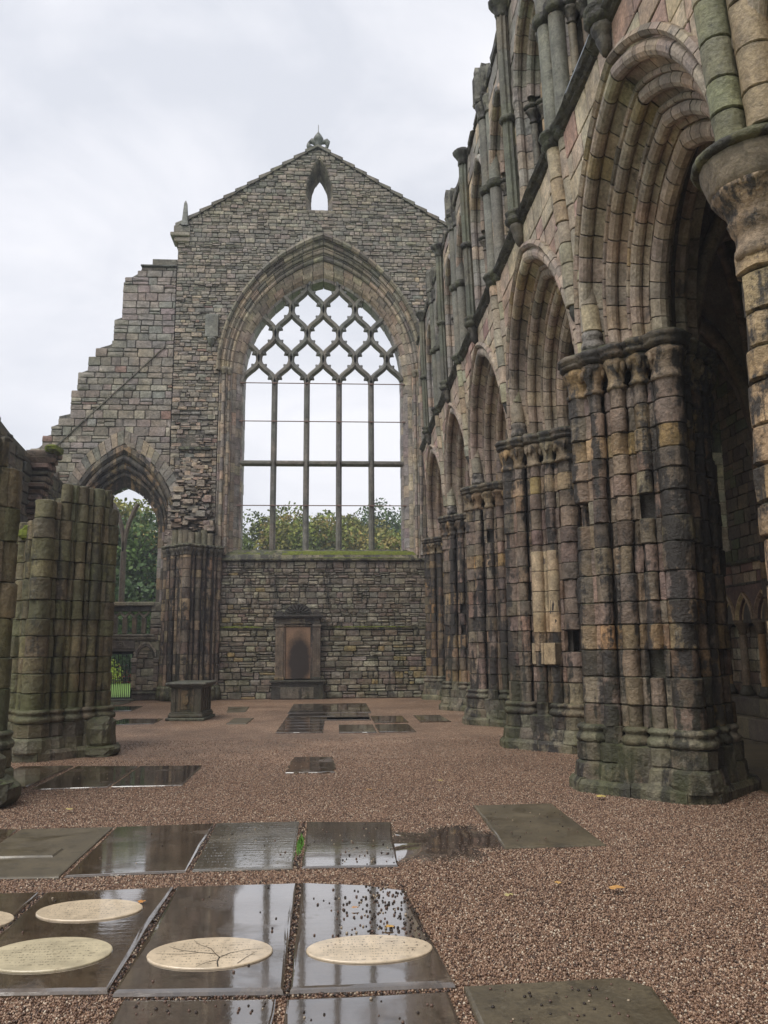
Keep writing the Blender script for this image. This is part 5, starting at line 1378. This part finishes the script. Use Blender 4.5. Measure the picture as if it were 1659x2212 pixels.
o3=oval(b_,-.715,5.03,.355,.24,.036,0,'cream oval with dark branching cracks'); oval(c_,.195,5.03,.365,.215,.034,0,'pale oval dotted with pebbles')
oval(SL[5],-2.42,5.72,.34,.22,.030,0,'cream oval cut off by the frame edge')
# thin dark branching lines laid on the third oval
def dark_line(pts,w):
    v=[]
    for i,(x,y) in enumerate(pts):
        a,b=pts[max(i-1,0)],pts[min(i+1,len(pts)-1)]; dx,dy=b[0]-a[0],b[1]-a[1]; l=math.hypot(dx,dy); k=w*.55*(1-i/len(pts)*.7); v+=[(x-dy/l*k,y+dx/l*k,.0482),(x+dy/l*k,y-dx/l*k,.0482)]
    obj('crack',MB().add(v,[(2*i,2*i+1,2*i+3,2*i+2) for i in range(len(pts)-1)],(.05,.04,.03)),M['leaf'],o3)
dark_line([(-.64,4.80),(-.655,4.88),(-.65,4.94),(-.68,4.99),(-.77,5.02),(-.88,5.06),(-.96,5.12)],.007); dark_line([(-.655,4.93),(-.60,5.0),(-.52,5.04),(-.42,5.06)],.005)
dark_line([(-.68,4.99),(-.72,5.08),(-.80,5.15),(-.84,5.22)],.004); dark_line([(-.66,4.90),(-.72,4.86),(-.76,4.81)],.004); dark_line([(-.54,4.84),(-.50,4.93),(-.46,5.0)],.004); dark_line([(-.78,5.02),(-.86,5.0),(-1.02,5.02)],.004)

# puddle beside the second row
def puddle(cx,cy,rx,ry,z,seed,label):
    rg=np.random.default_rng(seed); n=90; v=[]; ph=rg.uniform(0,6.28,6)
    for k,h in ((1.,.004),(.86,z-.004),(.66,z),(.3,z)):
        for i in range(n):
            a=2*PI*i/n; r=1+.20*math.sin(2*a+ph[0])+.12*math.sin(5*a+ph[1])+.08*math.sin(9*a+ph[2])+.05*math.sin(17*a+ph[3])+rg.uniform(-.03,.03); v.append((cx+rx*r*k*math.cos(a),cy+ry*r*k*math.sin(a),h))
    o=obj('puddle',MB().add(v,[(k*n+i,k*n+(i+1)%n,(k+1)*n+(i+1)%n,(k+1)*n+i) for k in range(3) for i in range(n)]+[tuple(range(3*n,4*n))],(.1,.1,.1),True),M['water'],kind='structure'); o['label']=label
puddle(.98,7.7,.62,.78,.0152,3,'shallow rain puddle on the gravel beside the second row of slabs')
#puddle(-1.45,12.6,.6,.5,.006,5,'shallow wet patch on the gravel between two slabs')
puddle(4.6,7.2,.9,.5,.006,9,'wet patch on the gravel at the right edge')

# gravel pebbles (uncountable): instanced through geometry nodes on the near ground
def pebbles():
    mb=MB(); ys=[3.0,4.2,6,8.5,11.5,15]
    dens=[]
    v=[]
    def add(x0,x1,y0,y1):
        mb.add([(x0,y0,0),(x1,y0,0),(x1,y1,0),(x0,y1,0)],[(0,1,2,3)])
    rows=[(3.3,-2.4,2.9,1),(5,-3.2,3.4,1),(6.5,-3.6,4.2,1),(8.6,-4.4,5.0,.95),(10.2,-4.8,5.1,.6),(11.8,-5.2,5.1,.3),(13.6,-5.6,5.1,.12),(16.5,-6,5.1,0)]
    mb.add([(x,y,0) for y,a,b,_ in rows for x in (a,b)],[(2*i,2*i+1,2*i+3,2*i+2) for i in range(len(rows)-1)])
    o=obj('gravel',mb,M['pebble'],kind='stuff',origin=(0,0,0)); o['label']='loose reddish brown pebbles covering the nave floor'
    da=o.data.attributes.new('dens','FLOAT','POINT'); da.data.foreach_set('value',[7000.*w for _,_,_,w in rows for _2 in (0,1)])
    bm=bpy.data.meshes.new('pebble')
    import bmesh
    b=bmesh.new(); bmesh.ops.create_icosphere(b,subdivisions=1,radius=1.)
    for q in b.verts: q.co*=U(.8,1.15)
    for f_ in b.faces: f_.smooth=True
    b.to_mesh(bm); b.free(); bm.materials.append(M['pebble'])
    g=bpy.data.node_groups.new('pebble_scatter','GeometryNodeTree')
    g.interface.new_socket('Geometry',in_out='INPUT',socket_type='NodeSocketGeometry'); g.interface.new_socket('Geometry',in_out='OUTPUT',socket_type='NodeSocketGeometry')
    N=g.nodes; L=g.links; gi=N.new('NodeGroupInput'); go=N.new('NodeGroupOutput')
    d=N.new('GeometryNodeDistributePointsOnFaces'); na=N.new('GeometryNodeInputNamedAttribute'); na.data_type='FLOAT'; na.inputs[0].default_value='dens'; L.new(na.outputs[0],d.inputs['Density']); L.new(gi.outputs[0],d.inputs[0])
    ri=N.new('FunctionNodeRandomValue'); ri.data_type='FLOAT_VECTOR'; ri.inputs[0].default_value=(0,0,0); ri.inputs[1].default_value=(6.28,6.28,6.28)
    rs=N.new('FunctionNodeRandomValue'); rs.data_type='FLOAT'; rs.inputs[2].default_value=.0045; rs.inputs[3].default_value=.0098
    ip=N.new('GeometryNodeInstanceOnPoints'); L.new(d.outputs[0],ip.inputs[0])
    # pebble source mesh as an object hidden inside the ground sheet is avoided: build it in the nodes
    ic=N.new('GeometryNodeMeshIcoSphere'); ic.inputs['Radius'].default_value=1.; ic.inputs['Subdivisions'].default_value=1
    sm=N.new('GeometryNodeSetMaterial'); sm.inputs['Material'].default_value=M['pebble']; L.new(ic.outputs[0],sm.inputs[0])
    ss=N.new('GeometryNodeSetShadeSmooth'); L.new(sm.outputs[0],ss.inputs[0])
    sx=N.new('GeometryNodeTransform'); sx.inputs['Scale'].default_value=(1,.82,.66); L.new(ss.outputs[0],sx.inputs[0])
    L.new(sx.outputs[0],ip.inputs['Instance']); L.new(ri.outputs[0],ip.inputs['Rotation']); L.new(rs.outputs[1],ip.inputs['Scale'])
    tr=N.new('GeometryNodeTranslateInstances'); rz=N.new('FunctionNodeRandomValue'); rz.data_type='FLOAT_VECTOR'; rz.inputs[0].default_value=(0,0,.0); rz.inputs[1].default_value=(0,0,.010)
    L.new(ip.outputs[0],tr.inputs[0]); L.new(rz.outputs[0],tr.inputs['Translation']); tr.inputs['Local Space'].default_value=False
    L.new(tr.outputs[0],go.inputs[0])
    bpy.data.meshes.remove(bm)
    md=o.modifiers.new('scatter','NODES'); md.node_group=g
pebbles()
# loose pebbles kicked on to the slabs
def loose():
    rg=np.random.default_rng(5); mb=MB()
    def pb(x,y,z,r,c):
        v=[]; t=rg.uniform(0,6.28)
        for k,(rr,h) in enumerate(((.55,.0),(1,.45),(.6,1.1))):
            for i in range(6): a=t+2*PI*i/6; q=rg.uniform(.8,1.15); v.append((x+r*rr*q*math.cos(a),y+r*rr*q*math.sin(a),z+r*h))
        mb.add(v,[(k*6+i,k*6+(i+1)%6,k*6+6+(i+1)%6,k*6+6+i) for k in range(2) for i in range(6)]+[tuple(range(12,18))],c,True)
    def cl(): 
        q=rg.random()
        return (.035,.026,.022) if q<.55 else ((.13,.08,.06) if q<.9 else (.35,.28,.2))
    for _ in range(330):     # slab 3: dense to the right
        x=.55-abs(rg.normal(0,.32)); y=rg.uniform(4.9,6.35)
        if x<-.2 or x>.62-(y-4.5)*.075: continue
        pb(x,y,.033,rg.uniform(.006,.011),cl())
    for n_,x0,x1,y0,y1,z in ((14,-1.1,-.3,4.6,6.4,.036),(12,-2.0,-1.2,4.7,6.3,.034),(40,.0,.5,6.92,7.5,.024),(30,-.25,.5,7.5,8.5,.024),(14,-1.1,-.4,6.95,8.5,.026),(10,-2.1,-1.2,6.95,8.5,.026),(40,1.5,2.35,7.5,9.2,.030),(45,.75,1.5,4.0,4.45,.030),(26,-1.0,-.3,4.25,4.42,.03),(12,-.2,.5,4.1,4.4,.026),(60,-3.8,-2.1,11.2,12.8,.024),(25,-.65,-.1,12.1,13.5,.026)):
        for _ in range(n_): pb(rg.uniform(x0,x1),rg.uniform(y0,y1),z-.001,rg.uniform(.005,.010),cl())
    # pebble line in the joints between slabs
    for x0,y0,x1,y1,z in ((-1.147,4.5,-1.178,6.42,.015),(-.25,4.48,-.272,6.44,.015),(-1.163,6.85,-1.21,8.66,.013),(-.31,6.88,-.333,8.66,.013),(-1.05,4.48,.6,4.47,.012),(-2.06,5.1,-2.11,6.37,.02)):
        n_=int(90*math.hypot(x1-x0,y1-y0))
        for i in range(n_): t=rg.random(); pb(x0+(x1-x0)*t+rg.normal(0,.009),y0+(y1-y0)*t+rg.normal(0,.009),z,rg.uniform(.006,.010),cl())
    o=obj('loose_pebbles',mb,M['loose'],kind='stuff'); o['label']='dark loose pebbles lying on the wet slabs and in their joints'
loose()
# tufts in the joint
def tufts():
    rg=np.random.default_rng(8); mb=MB()
    for _ in range(90):
        t=rg.normal(.52,.12); x=-.31-.02*t+rg.normal(0,.012); y=7.0+1.2*t; a=rg.uniform(0,6.28); h=rg.uniform(.02,.05)
        mb.add([(x-.006,y,.02),(x+.006,y,.02),(x+.02*math.cos(a),y+.02*math.sin(a),.02+h)],[(0,1,2)],(.09,.22,.03))
    o=obj('moss_tuft',mb,M['leaf'],kind='stuff'); o['label']='small bright green weeds in the joint between two slabs'
tufts()
# fallen leaves
def fallen():
    rg=np.random.default_rng(9)
    L=[(2.0,6.05,.07,(.50,.27,.09),'largest orange fallen leaf on the gravel to the right'),(1.62,6.2,.035,(.50,.30,.10),'small orange fallen leaf left of the largest one'),(1.2,5.95,.045,(.42,.36,.16),'pale yellowish fallen leaf on the gravel right of the pebble-strewn slab'),
       (3.05,9.6,.08,(.50,.40,.12),'yellow fallen leaf beside the nearest pier plinth'),(-1.24,4.1,.055,(.42,.27,.15),'tan fallen leaf on gravel at the bottom left'),(.33,5.36,.04,(.50,.30,.08),'orange leaf above the pebble-dotted oval'),
       (-1.33,6.0,.035,(.45,.2,.05),'rusty leaf at the right end of the clean oval'),(3.9,7.4,.04,(.35,.04,.02),'small red leaf on the gravel at the right'),(.4,10.3,.045,(.48,.28,.08),'orange fallen leaf in the middle of the gravel'),(-2.9,9.4,.06,(.5,.42,.14),'yellow fallen leaf on the gravel left of the middle'),(.13,5.75,.03,(.45,.25,.12),'brown leaf on the pebble-strewn slab'),(1.35,10.9,.04,(.5,.42,.14),'tiny yellow leaf on the gravel before the lone slab')]
    for x,y,s_,c,lb in L:
        t=rg.uniform(0,6.28); v=[(x,y,.052)]; n=14
        for i in range(n):
            a=2*PI*i/n; r=s_*(.55+.45*abs(math.sin(2.5*a)))*(1 if i%2 else .75); v.append((x+r*math.cos(a+t),y+.7*r*math.sin(a+t),.046+rg.uniform(0,.013)))
        if y<3.9: continue
        tag(obj('fallen_leaf',MB().add(v,[(0,1+i,1+(i+1)%n) for i in range(n)],c),M['leaf']),lb,'leaf','fallen leaves')
fallen()

# ================================================================ trees and garden beyond
def tree(x,y,h,cr,cz,pal,label,seed,nleaf=5200,leaf=.30,group='trees beyond the gable wall'):
    rg=np.random.default_rng(seed); random.seed(seed)
    T=thing('broadleaf_tree',label,'tree',(x,y,0),group)
    tk=MB(); 
    tk.merge(lathe(ID,x,y,[(.42,-.03),(.34,1.),(.28,h*.4),(.15,h*.7),(.05,h*.9)],(.1,.08,.06),8,.02))
    for i in range(7):
        a=rg.uniform(0,6.28); z0=h*rg.uniform(.3,.6); L=cr*.8; v=[]
        for t in (0,.5,1):
            px,py,pz=x+L*t*math.cos(a),y+L*t*math.sin(a),z0+L*.8*t; r=.13*(1-t*.8)
            for q in range(5): b=2*PI*q/5; v.append((px+r*math.cos(b),py,pz+r*math.sin(b)))
        tk.add(v,[(k*5+q,k*5+(q+1)%5,k*5+5+(q+1)%5,k*5+5+q) for k in range(2) for q in range(5)],(.1,.08,.06),True)
    obj('trunk',tk,M['bark'],T)
    # clumps on an ellipsoid crown
    ncl=95; cl=[]
    for i in range(ncl):
        d=rg.normal(size=3); d/=np.linalg.norm(d); k=rg.uniform(.55,1.)
        if d[1]>.6: continue
        cl.append((x+d[0]*cr*k,y+d[1]*cr*k*.9,cz+d[2]*(h-cz)*k*(1 if d[2]>0 else 1.1),cr*rg.uniform(.20,.34),rg.integers(len(pal)),rg.uniform(.75,1.2)))
    n=nleaf; ci=rg.integers(0,len(cl),n); C=np.array([c[:4] for c in cl]); pc=np.array([[*pal[c[4]]] for c in cl])*np.array([[c[5]] for c in cl])
    d=rg.normal(size=(n,3)); d/=np.linalg.norm(d,axis=1)[:,None]; r=rg.uniform(.45,1.05,n)**.6
    P0=C[ci,:3]+d*(C[ci,3]*r)[:,None]
    a=rg.normal(size=(n,3))+d*.5; a/=np.linalg.norm(a,axis=1)[:,None]; t1=np.cross(a,rg.normal(size=(n,3))); t1/=np.linalg.norm(t1,axis=1)[:,None]; t2=np.cross(a,t1)
    s_=leaf*rg.uniform(.5,1.1,n)[:,None]
    V=np.stack([P0-t1*s_*.5,P0-t2*s_*.35,P0+t1*s_*.6,P0+t2*s_*.35],1).reshape(-1,3)
    cc=np.repeat(pc[ci]*rg.uniform(.7,1.3,(n,1)),4,axis=0)
    mb=MB(); mb.v=V.tolist(); mb.f=[(4*i,4*i+1,4*i+2,4*i+3) for i in range(n)]; mb.c=cc.tolist(); mb.s=[False]*n
    obj('crown',mb,M['leaf'],T)
GRN=[(.12,.18,.04),(.15,.21,.045),(.09,.145,.033)]; YEL=[(.21,.235,.05),(.26,.24,.06),(.16,.205,.045),(.30,.23,.07),(.17,.21,.05)]; DKG=[(.06,.105,.035),(.075,.13,.045),(.085,.135,.035)]; MIX_=[(.20,.23,.045),(.14,.19,.04),(.27,.26,.055)]
tr=[(-9.9,62,12.4,4.6,8.0,GRN,'green tree behind the leftmost light of the great window'),(-6.0,66,13.4,4.6,8.6,MIX_,'yellow-green tree behind the left part of the great window'),(-2.3,64,13.6,4.4,8.6,YEL,'autumn yellow tree behind the middle of the great window'),
    (1.1,67,13.2,4.2,8.6,YEL,'smaller yellowing tree right of the window middle'),(4.6,74,15.6,4.8,9.6,DKG,'tallest dark green tree in the great window'),(5.6,61,11.9,4.2,7.4,YEL,'olive-yellow tree at the right of the great window'),(9.2,66,13.4,4.6,8.,GRN,'green tree behind the right jamb of the great window'),
    (-17.2,50,11.2,4.2,6.6,MIX_,'tall tree with yellowing top behind the pointed side window'),(-12.6,47,9.6,3.8,5.2,DKG,'dark green tree low behind the pointed side window'),(-20.5,58,12,4.6,7,GRN,'green tree at the far left behind the side window'),(-14.6,54,12.0,4.4,7.2,YEL,'yellow-green tree behind the right part of the side window')]
for i,t in enumerate(tr): tree(t[0],t[1],t[2]-(1.25 if i<7 else .3),t[3],t[4]-.6,*t[5:],seed=900+i,nleaf=20000,leaf=.31)
def bush(x,y,r,h,pal,label,seed,leaf=.12,n=900,cat='bush',name='garden_bush'):
    rg=np.random.default_rng(seed); d=rg.normal(size=(n,3)); d[:,2]=abs(d[:,2]); d/=np.linalg.norm(d,axis=1)[:,None]
    P0=np.array([x,y,0])+d*np.array([r,r,h])*rg.uniform(.6,1.05,(n,1)); a=rg.normal(size=(n,3)); a/=np.linalg.norm(a,axis=1)[:,None]; b=np.cross(a,rg.normal(size=(n,3))); b/=np.linalg.norm(b,axis=1)[:,None]
    V=np.stack([P0-a*leaf*.5,P0-b*leaf*.3,P0+a*leaf*.5,P0+b*leaf*.3],1).reshape(-1,3); pc=np.array(pal)[rg.integers(0,len(pal),n)]*rg.uniform(.7,1.3,(n,1))
    mb=MB(); mb.v=V.tolist(); mb.f=[(4*i,4*i+1,4*i+2,4*i+3) for i in range(n)]; mb.c=np.repeat(pc,4,axis=0).tolist(); mb.s=[False]*n
    tag(obj(name,mb,M['leaf']),label,cat,'garden plants behind the gate')
bush(-12.05,44,.9,1.35,[(.42,.5,.06),(.30,.40,.05)],'bright yellow-green bush seen through the gate',1)
bush(-11.5,45,.7,1.0,[(.16,.10,.05),(.10,.14,.04),(.45,.08,.05)],'dark bush with red flowers through the gate',2,n=700)
bush(-13.4,42,.7,.9,[(.28,.20,.09),(.20,.18,.07)],'brownish grassy clump through the gate',3,n=700)
bush(-12.2,50,3.2,3.6,[(.03,.06,.02),(.045,.08,.025)],'big dark green hedge behind the gate garden',4,leaf=.3,n=3500,name='hedge',cat='hedge')
bush(-15.5,50,3.0,3.4,[(.03,.06,.02),(.05,.085,.025)],'dark hedge left behind the balustrade',5,leaf=.3,n=3000,name='hedge',cat='hedge')
print('objects',len(bpy.data.objects),'tris',sum(len(m.polygons) for m in bpy.data.meshes))

def haze():
    mb=MB(); box(mb,-60,60,-8,110,-1.1,24,(1,1,1)); o=obj('haze',mb,None,kind='stuff') if False else None
    m=bpy.data.materials.new('haze'); m.use_nodes=True; nt=m.node_tree; nt.nodes.clear()
    v=nd(nt,'ShaderNodeVolumePrincipled'); v.inputs['Color'].default_value=(.86,.90,1,1); v.inputs['Density'].default_value=.0016; v.inputs['Anisotropy'].default_value=.1
    out=nd(nt,'ShaderNodeOutputMaterial'); nt.links.new(v.outputs[0],out.inputs['Volume'])
    o=obj('haze',mb,m,kind='stuff'); o['label']='thin rainy haze filling the air'
haze()
